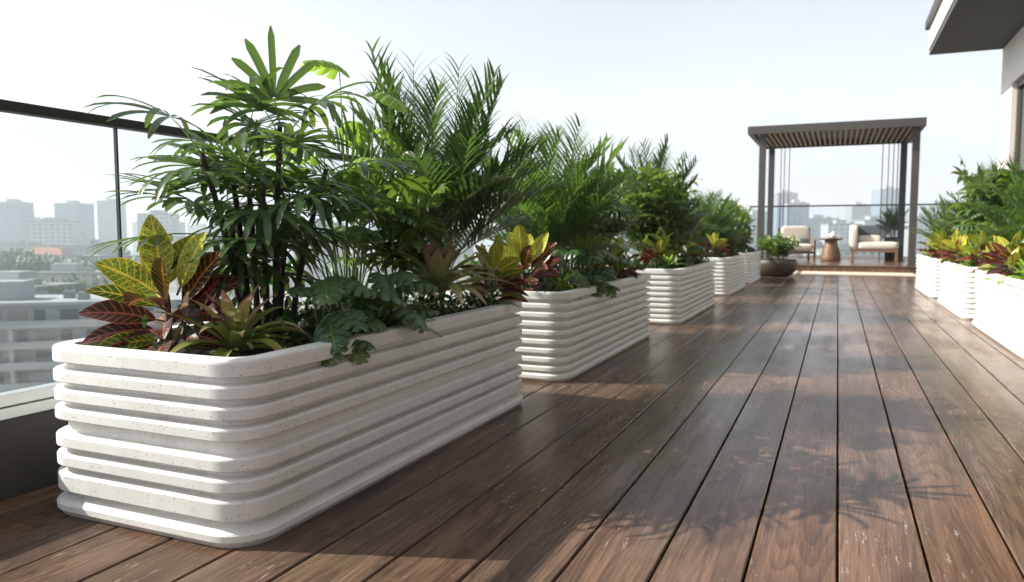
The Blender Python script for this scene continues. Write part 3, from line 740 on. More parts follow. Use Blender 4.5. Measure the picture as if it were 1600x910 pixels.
def k_brom(rg,L=0.28,n=24,W=0.050,mat='brom',pink=0.5):
    fo=MB()
    for k in range(n):
        u=k/(n-1); az=k*2.39996+rg.uniform(-.15,.15); el=R(10+66*u**1.2+rg.uniform(-5,5))
        ll=L*(1.0-0.42*u)*rg.uniform(.88,1.12)
        rr=rg.uniform(0.0,.5) if u<0.70 else 0.6+0.4*pink*(u-.7)/.3+rg.uniform(-.1,.1)
        b=rdir(rg,az,0)*0.02+UP*(0.02+0.05*u)
        leaf(fo,b,rdir(rg,az,el),ll,W*rg.uniform(.85,1.15)*(1-0.15*u),'strap' if mat=='nest' else 'lance2',rg.uniform(.7,1.5)*(1.15-.6*u),0.42,10,0,min(1,max(0,rr)),across=4)
    return dict(foliage=(fo,mat))
SH['lance2']=lambda t: max(0.03,(0.85+0.15*math.sin(PI*t))*(1 if t<0.45 else (1-((t-0.45)/0.55)**1.8)))
def k_fern(rg,L=0.26,n=14):
    fo=MB(); st=MB()
    for k in range(n):
        az=k*2.39996; el=R(20+50*(k/n)); P,D=curve((0,0,0.01),rdir(rg,az,el),L*rg.uniform(.8,1.15),1.2,12)
        st.tube(P,[0.0018]*13,3)
        for i in range(1,13):
            s=side_of(D[min(i,12)]); w=0.055*math.sin(PI*(i/13)**0.7)+0.008
            for q in (0,0.5):
              pp=P[i-1].lerp(P[i],q) if i>0 else P[i]
              for sg in (-1,1): leaf(fo,pp,(s*sg+D[i]*0.35).normalized(),w,0.013,'ellip',0.5,0.1,2,0,rg.uniform(0,1))
    return dict(foliage=(fo,'fern'),stem=(st,'stem'))
def k_bush(rg,H=0.6,nb=16,mat='bush',L=0.13,W=0.055,spread=0.28,flowers=0):
    fo=MB(); st=MB(); fl=MB()
    for c in range(nb):
        a=c*2.39996; rr=spread*math.sqrt((c+.5)/nb); h=H*rg.uniform(.6,1)*(1-0.35*(rr/spread)**2)
        top=Vector((math.cos(a)*rr,math.sin(a)*rr,h)); pts=[Vector((math.cos(a)*0.25*rr,math.sin(a)*0.25*rr,0)).lerp(top,t)+Vector((0,0,0.06*math.sin(PI*t))) for t in (0,.33,.66,1)]
        st.tube(pts,[.005,.004,.003,.002],4)
        for k in range(13):
            t=0.22+0.78*k/12; x=t*3; i=min(2,int(x)); p=pts[i].lerp(pts[i+1],x-i)
            leaf(fo,p,rdir(rg,k*2.4+a,R(rg.uniform(5,50)+(25 if t>.9 else 0))),L*rg.uniform(.7,1.15),W*rg.uniform(.8,1.15),'ellip',rg.uniform(.5,1.4),0.25,5,rg.uniform(-.5,.5),rg.uniform(0,1))
        if c<flowers:
            p=pts[-1]
            for q in range(6): leaf(fl,p+UP*0.02,rdir(rg,q*PI/3,R(35)),0.06,0.045,'ellip',0.4,0.2,3)
    d=dict(foliage=(fo,mat),stem=(st,'stem'))
    if flowers: d['blossoms']=(fl,'petal')
    return d
KIND=dict(crotonh=k_croton_hero,lady=k_lady_palm,areca=k_areca,split=k_split,umbrella=k_umbrella,croton=k_croton,brom=k_brom,fern=k_fern,bush=k_bush)
NAME=dict(crotonh='croton',lady='fan_palm',areca='feather_palm',split='split_leaf_plant',umbrella='umbrella_plant',croton='croton',brom='bromeliad',fern='fern',bush='leafy_shrub',nest='lime_rosette_plant')
CAT=dict(crotonh='croton',lady='palm',areca='palm',split='plant',umbrella='plant',croton='croton',brom='bromeliad',fern='fern',bush='shrub',nest='plant')
CACHE={}
def plant(kind,key,loc,label,rz=0.0,sc=1.0,seed=1,group=None,name=None,tilt=(0,0),**kw):
    ck=(kind,key)
    if ck not in CACHE:
        parts=KIND[kind](random.Random(seed),**kw); lst=[]
        for pn,(mbs,mat) in parts.items():
            mbs=mbs if isinstance(mbs,list) else [mbs]
            for mb in mbs:
                me=mb.mesh(pn); me.materials.append(M[mat]); lst.append((pn,me))
        CACHE[ck]=lst
    o=empty(NAME[name or kind],loc,rz,sc); o.rotation_euler=(tilt[0],tilt[1],rz)
    uid(o,label,CAT[name or kind],group)
    for pn,me in CACHE[ck]:
        c=bpy.data.objects.new(pn,me); C.objects.link(c); c.parent=o
    return o
SZ=0.56
# --- first planter
plant('crotonh','hero',(-2.27,2.03,SZ-0.02),'croton with yellow veined upper and dark red lower leaves, nearest planter front corner',0,1.1)
plant('brom','hero',(-2.005,2.09,SZ-0.01),'olive bromeliad with pinkish tips right beside the front croton, nearest planter',R(20),1.0,seed=3,L=0.34,n=26,W=0.056,pink=0.6)
plant('lady','hero',(-2.14,2.42,SZ-0.02),'tall dark fan palm on black canes, nearest planter, topped by one bright fan',R(10),1.0,seed=7,H=1.06,nc=8)
plant('split','a',(-1.86,2.42,SZ-0.02),'low split leaf plant hanging a lobed leaf over the rim of nearest planter beside bromeliad',R(0),1.0,seed=21,H=0.30,nl=12,L=0.19,lobes=5,bias=R(-30))
plant('split','tall',(-2.16,2.98,SZ-0.02),'tall split leaf plant with pale green stems between the fan palm and feather palm',R(60),1.0,seed=5,H=0.98,nl=15,L=0.25,lobes=6,spread=0.5,el0=66)
plant('split','tallb',(-2.32,3.28,SZ-0.02),'split leaf plant with pale lime top leaves against the sky, behind the tall stems',R(200),1.0,seed=15,H=1.34,nl=12,L=0.25,mat='split_b',lobes=6,spread=0.5,el0=68)
plant('umbrella','a',(-2.05,3.22,SZ-0.02),'mid green umbrella plant with drooping leaf whorls in front of the dark feather palm',R(0),1.0,seed=9,H=0.66,nb=5)
plant('fern','a',(-1.80,2.78,SZ),'small feathery fern at the rim in the middle of the nearest planter',R(0),1.0,seed=2)
plant('split','b',(-1.86,2.74,SZ-0.02),'dark split leaf plant with a leaf over the rim, beside the small fern',R(40),1.0,seed=22,H=0.33,nl=12,L=0.19,lobes=5,bias=R(-50))
plant('brom','hero2',(-1.84,3.30,SZ+0.11),'large olive bromeliad with rosy pink centre near the far end of the nearest planter',R(70),1.25,seed=8,L=0.33,n=28,W=0.060,pink=1.0,mat='brom_p')
plant('areca','hero',(-2.16,3.80,SZ-0.02),'tallest dark green feather palm, at the far end of the nearest planter',R(0),1.0,seed=12,H=1.30,nf=64,W=0.023,ll=0.32)
plant('fern','a',(-1.84,3.80,SZ),'feathery fern low at the far end of the nearest planter',R(80),1.1)
plant('crotonh','c',(-1.84,3.98,SZ+0.02),'croton with yellow and maroon leaves under the feather palm, far end of nearest planter',R(140),0.85)
# --- second planter
plant('crotonh','c',(-2.05,4.93,SZ-0.02),'bright yellow and red croton at the near corner of the second left planter',R(0),1.1)
plant('areca','mid',(-2.12,5.55,SZ-0.02),'fresh green feather palm rising over the second left planter',R(90),1.1,seed=14,H=1.18,nf=54,mat='areca_b',W=0.022,ll=0.31)
plant('split','b',(-1.92,5.35,SZ-0.02),'dark split leaf plant in front of the fresh green palm, second left planter',R(10),1.15)
plant('brom','nest',(-1.80,5.02,SZ),'small lime green rosette plant at the rim of the second left planter',R(0),0.95,name='nest',seed=41,L=0.20,n=18,W=0.045,mat='nest')
plant('umbrella','b',(-2.1,6.05,SZ-0.02),'bushy umbrella plant in the middle of the second left planter',R(50),1.0,seed=19,H=0.8,nb=9,mat='bush')
plant('croton','d',(-1.86,5.95,SZ-0.02),'dark red croton leaning over the rim, middle of second left planter',R(200),1.0,seed=35,H=0.45,n=24,L=0.22,W=0.11,red=1.0)
plant('split','a',(-1.80,5.65,SZ-0.02),'low split leaf plant hanging over the side of the second left planter',R(-10),1.15)
plant('lady','mid',(-2.15,6.70,SZ-0.02),'fan palm at the far end of the second left planter',R(80),0.92,seed=17,H=1.10,nc=5,top=True)
plant('croton','e',(-1.84,6.55,SZ-0.02),'croton with blackish red leaves at the far end of the second left planter',R(80),1.0,seed=36,H=0.42,n=24,L=0.22,W=0.105,red=0.9)
plant('bush','low',(-2.35,5.0,SZ-0.02),'dark shrub behind the yellow and red croton, second left planter',R(30),0.75,seed=4,H=0.5,nb=14)
# --- third
plant('brom','nest',(-1.76,8.50,SZ),'lime rosette plant at the near rim of the third left planter',R(60),1.2,name='nest')
plant('areca','far',(-2.10,9.15,SZ-0.02),'grey green feather palm with the highest fronds in the third left planter',R(10),1.0,seed=44,H=1.42,nf=50,W=0.025,ll=0.32)
plant('bush','mid',(-1.95,8.75,SZ-0.02),'bushy green shrub at the near end of the third left planter',R(0),1.0,seed=45,H=0.75,nb=32,L=0.15,W=0.06,spread=0.32)
plant('umbrella','b',(-2.12,9.9,SZ-0.02),'umbrella plant towards the far end of the third left planter',R(0),1.25)
plant('split','b',(-1.80,9.5,SZ-0.02),'dark split leaf plant over the rim of the third left planter',R(-20),1.2)
plant('croton','e',(-1.80,9.05,SZ-0.02),'small orange tinted croton in the third left planter',R(10),0.9)
plant('areca','mid',(-2.12,10.4,SZ-0.02),'fresh green feather palm at the far end of the third left planter',R(200),0.88)
# --- fourth
plant('crotonh','c',(-1.85,12.60,SZ-0.02),'yellow and dark red croton at the near end of the fourth left planter',R(120),1.1)
plant('bush','mid',(-2.05,13.1,SZ-0.02),'rounded green shrub behind the croton in the fourth left planter',R(60),1.15)
plant('areca','far',(-2.10,13.9,SZ-0.02),'feather palm at the far end of the fourth left planter',R(70),0.78)
plant('bush','mid',(-1.85,13.8,SZ-0.02),'rounded green shrub at the far end of the fourth left planter',R(160),0.9)
# --- fifth
plant('bush','mid',(-2.0,15.8,SZ-0.02),'bright shrub at the near end of the last left planter',R(30),1.15)
plant('umbrella','b',(-2.0,16.5,SZ-0.02),'umbrella plant in the middle of the last left planter',R(90),1.15)
plant('bush','mid',(-1.95,17.0,SZ-0.02),'rounded shrub at the far end of the last left planter',R(200),0.9)
# --- right row
plant('crotonh','c',(1.72,7.25,SZ-0.02),'orange red croton at the near corner of the nearest right planter',R(70),1.1)
plant('brom','nest',(1.52,7.70,SZ),'lime rosette plant on the deck side rim of the nearest right planter',R(0),1.3,name='nest')
plant('croton','d',(1.58,8.15,SZ-0.02),'reddish croton in the middle of the nearest right planter',R(30),0.9)
plant('split','tall',(1.86,8.2,SZ-0.02),'lush split leaf plant in the middle of the nearest right planter',R(150),0.95)
plant('areca','mid',(1.80,9.1,SZ-0.02),'fresh feather palm arching towards the deck from the nearest right planter',R(0),0.86)
plant('brom','nest',(1.55,8.9,SZ),'lime rosette plant at the far end of the nearest right planter',R(90),1.4,name='nest')
plant('bush','mid',(1.75,10.4,SZ-0.02),'glossy shrub with broad leaves at the near end of the middle right planter',R(0),0.95)
plant('brom','nest',(1.52,10.5,SZ),'lime rosette plant on the rim of the middle right planter',R(130),1.4,name='nest')
plant('umbrella','b',(1.80,11.2,SZ-0.02),'umbrella plant in the middle right planter',R(0),1.4)
plant('areca','far',(1.95,11.9,SZ-0.02),'grey green feather palm reaching highest over the right row',R(40),0.95)
plant('croton','e',(1.55,11.3,SZ-0.02),'dark and orange croton in the middle right planter',R(0),1.0)
plant('crotonh','c',(1.50,13.4,SZ-0.02),'orange yellow croton at the near end of the farthest right planter',R(0),1.1)
plant('bush','mid',(1.70,13.7,SZ-0.02),'rounded shrub behind the croton in the farthest right planter',R(0),1.1)
plant('areca','mid',(1.75,14.6,SZ-0.02),'feather palm in the farthest right planter, reaching in front of the pavilion post',R(120),0.85)
plant('brom','nest',(1.48,14.3,SZ),'lime rosette plant on the rim of the farthest right planter',R(200),1.4,name='nest')
plant('crotonh','c',(-1.86,8.55,SZ-0.02),'yellow and maroon croton above the lime rosette, near corner of the third left planter',R(200),0.95)
plant('crotonh','c',(-1.80,10.0,SZ-0.02),'yellow and maroon croton near the far end of the third left planter',R(90),0.95)
plant('crotonh','c',(-1.82,13.55,SZ-0.02),'second yellow and maroon croton, middle of the fourth left planter',R(300),1.0)
plant('crotonh','c',(-1.85,6.95,SZ-0.02),'yellow and maroon croton at the far corner of the second left planter',R(260),0.95)
plant('crotonh','c',(1.55,8.35,SZ+0.01),'orange and yellow croton leaning to the deck, middle of the nearest right planter',R(160),0.95)
plant('crotonh','c',(1.55,9.25,SZ+0.01),'orange and yellow croton at the far corner of the nearest right planter',R(250),1.0)
plant('crotonh','c',(1.52,10.15,SZ+0.01),'orange and yellow croton at the near corner of the middle right planter',R(20),1.0)
plant('crotonh','c',(1.52,11.9,SZ+0.01),'orange and yellow croton at the far corner of the middle right planter',R(310),1.0)
plant('crotonh','c',(1.48,14.9,SZ+0.01),'orange and yellow croton at the far corner of the farthest right planter',R(75),1.0)
plant('split','tall',(1.80,10.9,SZ-0.02),'tall split leaf plant in the centre of the middle right planter',R(0),1.0)
plant('umbrella','b',(-2.05,8.8,SZ-0.02),'tall umbrella plant at the near end of the third left planter',R(200),1.3)
plant('areca','mid',(-2.25,7.0,SZ-0.02),'fresh green feather palm behind the fan palm, far end of second left planter',R(150),0.95)
plant('areca','mid',(-2.1,12.9,SZ-0.02),'fresh green feather palm at the near end of the fourth left planter',R(250),0.95)
plant('areca','mid',(-2.1,16.2,SZ-0.02),'fresh green feather palm in the last left planter',R(20),0.85)
plant('areca','mid',(2.02,8.5,SZ-0.02),'fresh feather palm beside the wall, middle of the nearest right planter',R(220),0.98)
plant('umbrella','b',(1.98,7.5,SZ-0.02),'umbrella plant behind the orange croton at the right picture edge',R(30),1.2)
# white blossom head seen at the right edge
plant('bush','flower2',(2.12,9.6,SZ-0.02),'tall shrub with a white blossom head beside the white wall',R(0),1.0,seed=77,H=1.15,nb=8,L=0.16,W=0.06,spread=0.14,flowers=3)

# low ground cover on the soil: small leaves nobody could count
cover_lab=['dense low dark leaves covering the soil of the nearest planter','low leafy cover over the soil of the second left planter','low leafy cover over the soil of the third left planter','low leafy cover over the soil of the fourth left planter','low leafy cover over the soil of the last left planter','low leafy cover over the soil of the nearest right planter','low leafy cover over the soil of the middle right planter','low leafy cover over the soil of the farthest right planter']
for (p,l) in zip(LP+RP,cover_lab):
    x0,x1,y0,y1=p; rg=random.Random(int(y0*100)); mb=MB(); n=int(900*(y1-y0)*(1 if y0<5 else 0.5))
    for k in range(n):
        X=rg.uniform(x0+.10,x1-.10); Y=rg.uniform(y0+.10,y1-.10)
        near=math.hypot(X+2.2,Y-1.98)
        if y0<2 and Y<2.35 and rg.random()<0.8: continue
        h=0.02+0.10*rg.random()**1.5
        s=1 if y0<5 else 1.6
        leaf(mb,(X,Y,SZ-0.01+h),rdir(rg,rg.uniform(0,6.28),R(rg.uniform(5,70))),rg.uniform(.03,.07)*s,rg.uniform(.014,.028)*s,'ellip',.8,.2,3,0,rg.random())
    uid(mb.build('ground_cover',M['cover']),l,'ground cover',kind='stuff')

# ---------------------------------------------------------------- pots by the pavilion
o=empty('bowl_pot',(-1.30,18.35,0)); uid(o,'wide brown clay bowl pot on the deck before the platform','pot')
g=MB(); g.lathe([(0.28,0),(0.36,0.04),(0.45,0.14),(0.48,0.27),(0.47,0.37),(0.45,0.39),(0.42,0.38),(0.41,0.33),(0.0,0.33)],40); g.build('bowl',M['bowl'],o)
g=MB(); g.lathe([(0.408,0.335),(0.408,0.35),(0.0,0.36)],30); g.build('soil',M['soil'],o)
plant('bush','flower',(-1.28,18.35,0.34),'round green shrub with white flowers growing in the brown bowl pot',0,0.82,seed=61,H=0.85,nb=38,L=0.19,W=0.095,spread=0.62,flowers=12)
o=empty('tall_pot',(1.50,25.3,zt)); uid(o,'tall square charcoal pot beside the pavilion rear post on the platform','pot')
g=MB(); P0=[(0.17,0),(0.22,0.70),(0.19,0.70),(0.185,0.62),(0,0.62)]
rings=[[g.vert((sx_*a*1.0,sy_*a,z)) for sx_,sy_ in ((-1,-1),(1,-1),(1,1),(-1,1))] for a,z in P0]
for i in range(4):
    for k_ in range(4): g.face(rings[i][k_],rings[i][(k_+1)%4],rings[i+1][(k_+1)%4],rings[i+1][k_],smooth=False)
g.build('vessel',M['blackpot'],o)
g=MB(); g.box(-0.18,0.18,-0.18,0.18,0.60,0.635); g.build('soil',M['soil'],o)
plant('areca','far',(1.50,25.3,zt+0.62),'dark palm growing from the tall charcoal pot by the lounge seat',R(30),0.66)

# ---------------------------------------------------------------- pavilion
pv=empty('pergola',(-0.1,21.1,zt)); uid(pv,'taupe metal pergola with slatted timber roof over the lounge furniture','pergola')
def at_p(mb,name,mat,bevel=0.004):
    q=mb.build(name,mat,pv,bevel=bevel); q.location=(0.1,-21.1,-zt); return q
X0,X1,Y0,Y1=-2.27,1.90,21.0,24.95; ZB,ZT=3.60,3.80
for (x,y,mt) in ((-1.91,21.35,'taupe'),(1.72,21.35,'taupe'),(-1.93,24.6,'dtaupe'),(1.68,24.6,'dtaupe')):
    g=MB(); w=0.085
    g.box(x-w,x+w,y-w,y+w,zt,ZB-0.002); at_p(g,'post',M[mt],0.008)
    g=MB(); g.box(x-w-.04,x+w+.04,y-w-.04,y+w+.04,zt+0.001,zt+0.02); at_p(g,'post_foot',M[mt])
g=MB(); g.box(X0,X1,Y0,Y0+0.12,ZB,ZT); g.box(X0,X1,Y1-0.12,Y1,ZB,ZT); g.box(X0,X0+0.12,Y0+0.12,Y1-0.12,ZB,ZT); g.box(X1-0.12,X1,Y0+0.12,Y1-0.12,ZB,ZT)
g.box(X0+.12,X1-.12,Y0+.121,Y1-.121,ZT-0.03,ZT-0.004)
at_p(g,'roof_frame',M['taupe'],0.0)
x=X0+0.20
while x<X1-0.18:
    g=MB(); g.box(x,x+0.055,Y0+0.122,Y1-0.122,ZB+0.03,ZB+0.13); at_p(g,'roof_slat',M['slat'],0.0); x+=0.135
for x in (-1.66,-1.56,-1.42,1.14,1.30,1.43,1.54):
    g=MB(); g.tube([(x,24.7,zt),(x,24.7,ZB)],0.012,8); at_p(g,'rod',M['dtaupe'],0.0)

# ---------------------------------------------------------------- lounge furniture
def cushion(mb,x0,x1,y0,y1,z0,z1,b=0.045):
    """soft box"""
    n=6
    def sq(u,e=0.35): return math.copysign(abs(u)**e,u) if u else 0
    rings=[]
    for i in range(n*2+1):
        ph=-PI/2+PI*i/(n*2); row=[]
        for k in range(28):
            th=2*PI*k/28
            cx=sq(math.cos(ph),.3)*sq(math.cos(th),.22); cy=sq(math.cos(ph),.3)*sq(math.sin(th),.22); cz=sq(math.sin(ph),.42)
            row.append(mb.vert(((x0+x1)/2+cx*(x1-x0)/2,(y0+y1)/2+cy*(y1-y0)/2,(z0+z1)/2+cz*(z1-z0)/2)))
        rings.append(row)
    for i in range(n*2):
        for k in range(28): mb.face(rings[i][k],rings[i][(k+1)%28],rings[i+1][(k+1)%28],rings[i+1][k])
ac=empty('armchair',(-1.14,24.4,zt),R(14)); uid(ac,'cream cushioned armchair with dark teak frame left of the wooden side table','armchair')
for (x,y) in ((-.44,-.40),(.44,-.40),(-.44,.40),(.44,.40)):
    g=MB(); g.box(x-.03,x+.03,y-.03,y+.03,0,.60 if y<0 else .98); g.build('leg',M['teak'],ac,bevel=.006)
g=MB(); g.box(-.41,.41,-.42,-.37,.20,.27); g.box(-.41,.41,.38,.43,.20,.27); g.box(-.46,-.42,-.37,.37,.20,.27); g.box(.42,.46,-.37,.37,.20,.27); g.box(-.41,.41,-.36,.36,.21,.25)
g.build('seat_frame',M['teak'],ac)
for sx_ in (-1,1):
    g=MB(); g.box(sx_*.47,sx_*.41,-.43,.43,.602,.635); g.build('armrest',M['teak'],ac,bevel=.006)
g=MB(); cushion(g,-.40,.40,-.46,.36,.27,.50); g.build('seat_cushion',M['cream'],ac)
g=MB(); cushion(g,-.41,.41,.18,.42,.44,1.04); q=g.build('back_cushion',M['cream'],ac)
g=MB(); cushion(g,.10,.34,.02,.16,.50,.66); q=g.build('throw_pillow',M['grey_shade_fab'],ac); 

tb=empty('side_table',(-0.17,24.2,zt)); uid(tb,'round carved wooden drum table with dark top between the two seats','side table')
g=MB(); g.lathe([(0.27,0),(0.285,0.02),(0.27,0.12),(0.235,0.32),(0.19,0.50),(0.175,0.58),(0.19,0.612)],28); g.build('drum_base',M['drum'],tb)
g=MB(); g.lathe([(0.27,0.614),(0.33,0.63),(0.335,0.655),(0.32,0.67),(0.0,0.672)],36); g.build('tabletop',M['walnut'],tb)
cp=empty('teapot',(-0.13,24.2,zt+0.672)); uid(cp,'small white teapot standing on the wooden drum table','teapot')
g=MB(); g.lathe([(0.05,0),(0.09,0.02),(0.11,0.07),(0.095,0.12),(0.05,0.15),(0.045,0.155),(0.0,0.157)],24); g.build('pot_body',M['white'],cp)
g=MB(); g.lathe([(0.045,0.158),(0.03,0.172),(0.012,0.18),(0.016,0.20),(0.0,0.21)],16); g.build('lid',M['white'],cp)
g=MB(); g.tube([(0.09,0,.06),(0.14,0,.09),(0.165,0,.13)],[.016,.011,.009],8); g.build('spout',M['white'],cp)
g=MB(); g.tube([(-0.09,0,.12),(-0.14,0,.12),(-0.15,0,.08),(-0.10,0,.045)],[.008]*4,8); g.build('handle',M['white'],cp)

sf=empty('daybed',(0.98,24.5,zt)); uid(sf,'cream chaise daybed with rear back painted grey for shade and round bolster, right of the drum table','daybed')
for (x,y) in ((-.56,-.42),(.58,-.42),(-.56,.42),(.58,.42)):
    g=MB(); g.box(x-.035,x+.035,y-.035,y+.035,0,.27); g.build('leg',M['teak'],sf,bevel=.006)
g=MB(); g.box(-.60,.62,-.46,.46,.272,.335); g.build('seat_frame',M['teak'],sf,bevel=.006)
g=MB(); cushion(g,-.46,.64,-.46,.44,.335,.57); g.build('seat_cushion',M['cream'],sf)
g=MB(); cushion(g,-.66,-.44,-.46,.46,.30,1.06); g.build('end_cushion',M['cream'],sf)
g=MB()
A=[(-.45,.34),(-.45,1.06),(.58,1.04),(.40,.80),(.20,.60),(.10,.34)]
f1=[g.vert((x,.40,z)) for x,z in A]; f2=[g.vert((x,.52,z)) for x,z in A]
g.face(*f1[::-1],smooth=False); g.face(*f2,smooth=False)
for i in range(6): g.face(f1[i],f1[(i+1)%6],f2[(i+1)%6],f2[i],smooth=False)
g.build('shaded_back_panel',M['grey_shade_fab'],sf,bevel=.02)  # dark grey of this sloped panel stands in for shadow on the backrest
g=MB(); cushion(g,-.42,.16,-.28,-.06,.565,.76); g.build('bolster',M['cream'],sf)

# ---------------------------------------------------------------- the city
fw=Vector((-math.sin(YAW),math.cos(YAW),0)); rt=Vector((math.cos(YAW),math.sin(YAW),0))
def spot(px,dep): v=fw*dep+rt*((px-800)/FPX*dep); return v.x,v.y
def ztop(py,dep): return 1.0+(364-py)/FPX*dep
F=dict(
 wht=mat_facade('white_facade',(0.46,0.47,0.47),(0.10,0.13,0.16)),
 blu=mat_facade('blue_glass_facade',(0.17,0.22,0.27),(0.06,0.10,0.14),2.8,3.2,0.75,0.6),
 gry=mat_facade('grey_facade',(0.28,0.30,0.31),(0.08,0.10,0.12),4,3.1,0.5,0.5),
 bge=mat_facade('beige_facade',(0.44,0.40,0.33),(0.14,0.14,0.14),3.6,3.1,0.45,0.5),
 bnd=mat_facade('banded_facade',(0.36,0.39,0.41),(0.15,0.18,0.20),6,3.2,0.9,0.45,band=True))
def block(px,dep,py,wm,dm,rot,mat,label,group=None,roof='flat',setback=0.0):
    x,y=spot(px,dep); H=ztop(py,dep)-GZ
    o=empty('building',(x,y,GZ),YAW+R(rot)); uid(o,label,'building',group)
    g=MB(); g.box(-wm/2,wm/2,-dm/2,dm/2,0,H)
    if setback: g.box(-wm*0.5-setback,-wm/2-0.02,-dm*0.4,dm*0.4,0,H*0.82)
    g.build('facade',F[mat],o)
    g=MB()
    if roof=='tile':
        a=[g.vert(p) for p in ((-wm/2-.6,-dm/2-.6,H+.02),(wm/2+.6,-dm/2-.6,H+.02),(wm/2+.6,dm/2+.6,H+.02),(-wm/2-.6,dm/2+.6,H+.02),(-wm/2+dm*.3,0,H+dm*.25),(wm/2-dm*.3,0,H+dm*.25))]
        g.face(a[0],a[1],a[5],a[4],smooth=False); g.face(a[2],a[3],a[4],a[5],smooth=False); g.face(a[1],a[2],a[5],smooth=False); g.face(a[3],a[0],a[4],smooth=False); g.face(a[3],a[2],a[1],a[0],smooth=False)
        g.build('roof',M['tile'],o)
    else:
        g.box(-wm/2-.3,wm/2+.3,-dm/2-.3,dm/2+.3,H+.02,H+1.0)
        g.build('roof_parapet',M['roofg'],o)
        g=MB(); g.box(-wm*.2,wm*.12,-dm*.2,dm*.2,H+1.02,H+4.2); g.build('plant_room',M['fslab'],o)
        g=MB(); g.box(wm*.22,wm*.34,-dm*.25,-dm*.1,H+1.02,H+2.6); g.build('cooling_unit',M['roofg'],o)
        g=MB(); g.tube([(-wm*.1,0,H+4.21),(-wm*.1,0,H+9.5)],0.18,5); g.build('mast',M['roofg'],o)
    return o
# towers and blocks seen through the left glass
block(27,780,318,26,24,8,'blu','tall blue grey tower at the far left edge of the skyline','towers of the hazy skyline',setback=9)
block(120,820,320,27,26,-10,'blu','tall blue grey tower left of the dark glass joint behind the croton','towers of the hazy skyline')
block(88,640,348,34,22,10,'wht','pale wide slab block between the two left skyline towers','towers of the hazy skyline')
block(178,950,316,24,24,0,'gry','faint tower right behind the dark glass joint','towers of the hazy skyline')
block(62,900,345,22,20,20,'gry','faint low tower next to the far left tower','towers of the hazy skyline')
block(20,520,384,60,18,5,'bge','wide low beige block below the far left tower')
block(75,430,398,22,16,12,'wht','white house with terracotta roof among the city trees',roof='tile')
block(140,470,385,34,20,-8,'gry','grey mid rise block below the left skyline towers')
block(110,300,428,30,16,4,'bge','cream block with a row of windows above the banded building')
block(-20,330,425,26,16,-4,'wht','small white block with flat roof at the left edge below the trees')
block(28,190,450,24,14,-12,'bnd','pale blue grey block just behind the banded balcony building')
block(178,380,402,26,18,0,'wht','white block behind the croton, low in the city')
# hidden mostly by the planting, kept for the gaps between leaves
for i,(px,dep,py,w,mt,lb) in enumerate(((250,700,336,30,'wht','pale tower glimpsed through the fan palm canes'),(330,520,372,40,'bge','beige block glimpsed between the fan palm stems'),(420,760,330,28,'gry','grey tower hidden behind the split leaf plants'),
   (500,600,350,36,'wht','white slab block glimpsed behind the split leaf stems'),(610,840,335,30,'blu','bluish tower behind the umbrella plant'),(690,560,365,44,'wht','white low block behind the pink centred bromeliad'),
   (800,800,340,30,'gry','grey tower behind the second planter palms'),(905,620,356,40,'wht','white block behind the fresh green palm'),(1010,900,338,32,'blu','bluish tower behind the third planter'),(1100,700,350,36,'bge','beige block behind the fourth planter'))):
    block(px,dep,py,w,20,random.uniform(-20,20),mt,lb)
# behind the pavilion
for (px,dep,py,w,rot,mt,lb) in ((1222,880,304,24,5,'blu','tallest bluish tower seen between the left pergola posts'),(1242,700,320,18,-8,'blu','blue grey tower just right of the left pergola rods'),
   (1337,900,322,22,0,'gry','slim pale tower seen above the rail in the middle of the pergola opening'),(1384,980,298,34,6,'blu','wide faint tower behind the right pergola rods'),
   (1275,760,343,36,10,'gry','low hazy block behind the wooden drum table'),(1312,620,352,26,-6,'wht','pale hazy block between table and daybed'),
   (1362,640,346,26,4,'wht','pale hazy block behind the daybed back'),(1255,430,385,26,0,'gry','grey low block behind the armchair'),
   (1325,400,392,40,8,'wht','white low block seen just above the platform'),(1440,760,340,34,0,'wht','pale block right of the pergola posts'),
   (1180,820,335,30,0,'gry','grey tower left of the pergola posts'),(1500,900,330,34,10,'blu','bluish tower behind the right row of planters')):
    block(px,dep,py,w,20,rot,mt,lb)
# far skyline: small pale blocks nothing tells apart
rg=random.Random(99)
for k in range(46):
    px=-60+rg.random()*1640; dep=rg.uniform(1000,1900)
    block(px,dep,rg.uniform(347,361),rg.uniform(24,60),rg.uniform(16,30),rg.uniform(-30,30),rg.choice(['wht','gry','bge','blu']),'small pale block lost in the haze of the far skyline','small blocks of the far skyline')
# near building with balcony bands below the croton
nb_=empty('apartment_building',(0,0,0)); x,y=spot(40,112); nb_.location=(x,y,GZ); nb_.rotation_euler=(0,0,YAW+R(14))
uid(nb_,'pale apartment building with long balcony bands, lower left behind the glass','building')
H=ztop(478,112)-GZ
g=MB(); g.box(-28,22,0,14,0,H); g.build('wall',M['fbody'],nb_)
g=MB(); g.box(-28.6,22.6,-.6,14.6,H+.02,H+.5); g.build('roof_slab',M['fslab'],nb_)
g=MB(); g.box(-8,-2,4,9,H+.52,H+3.4); g.build('stair_head',M['fslab'],nb_)
for (a_,b_) in ((-20,3),(-17.5,3.5),(3,6),(6,2.5),(12,5)):
    g=MB(); g.box(a_,a_+1.5,b_,b_+1.2,H+.52,H+1.7); g.build('cooling_unit',M['roofg'],nb_)
g=MB(); g.lathe([(1.1,0),(1.1,1.9),(0.9,2.1),(0,2.15)],16,(15,8,H+.52)); g.build('water_tank',M['alu'],nb_)
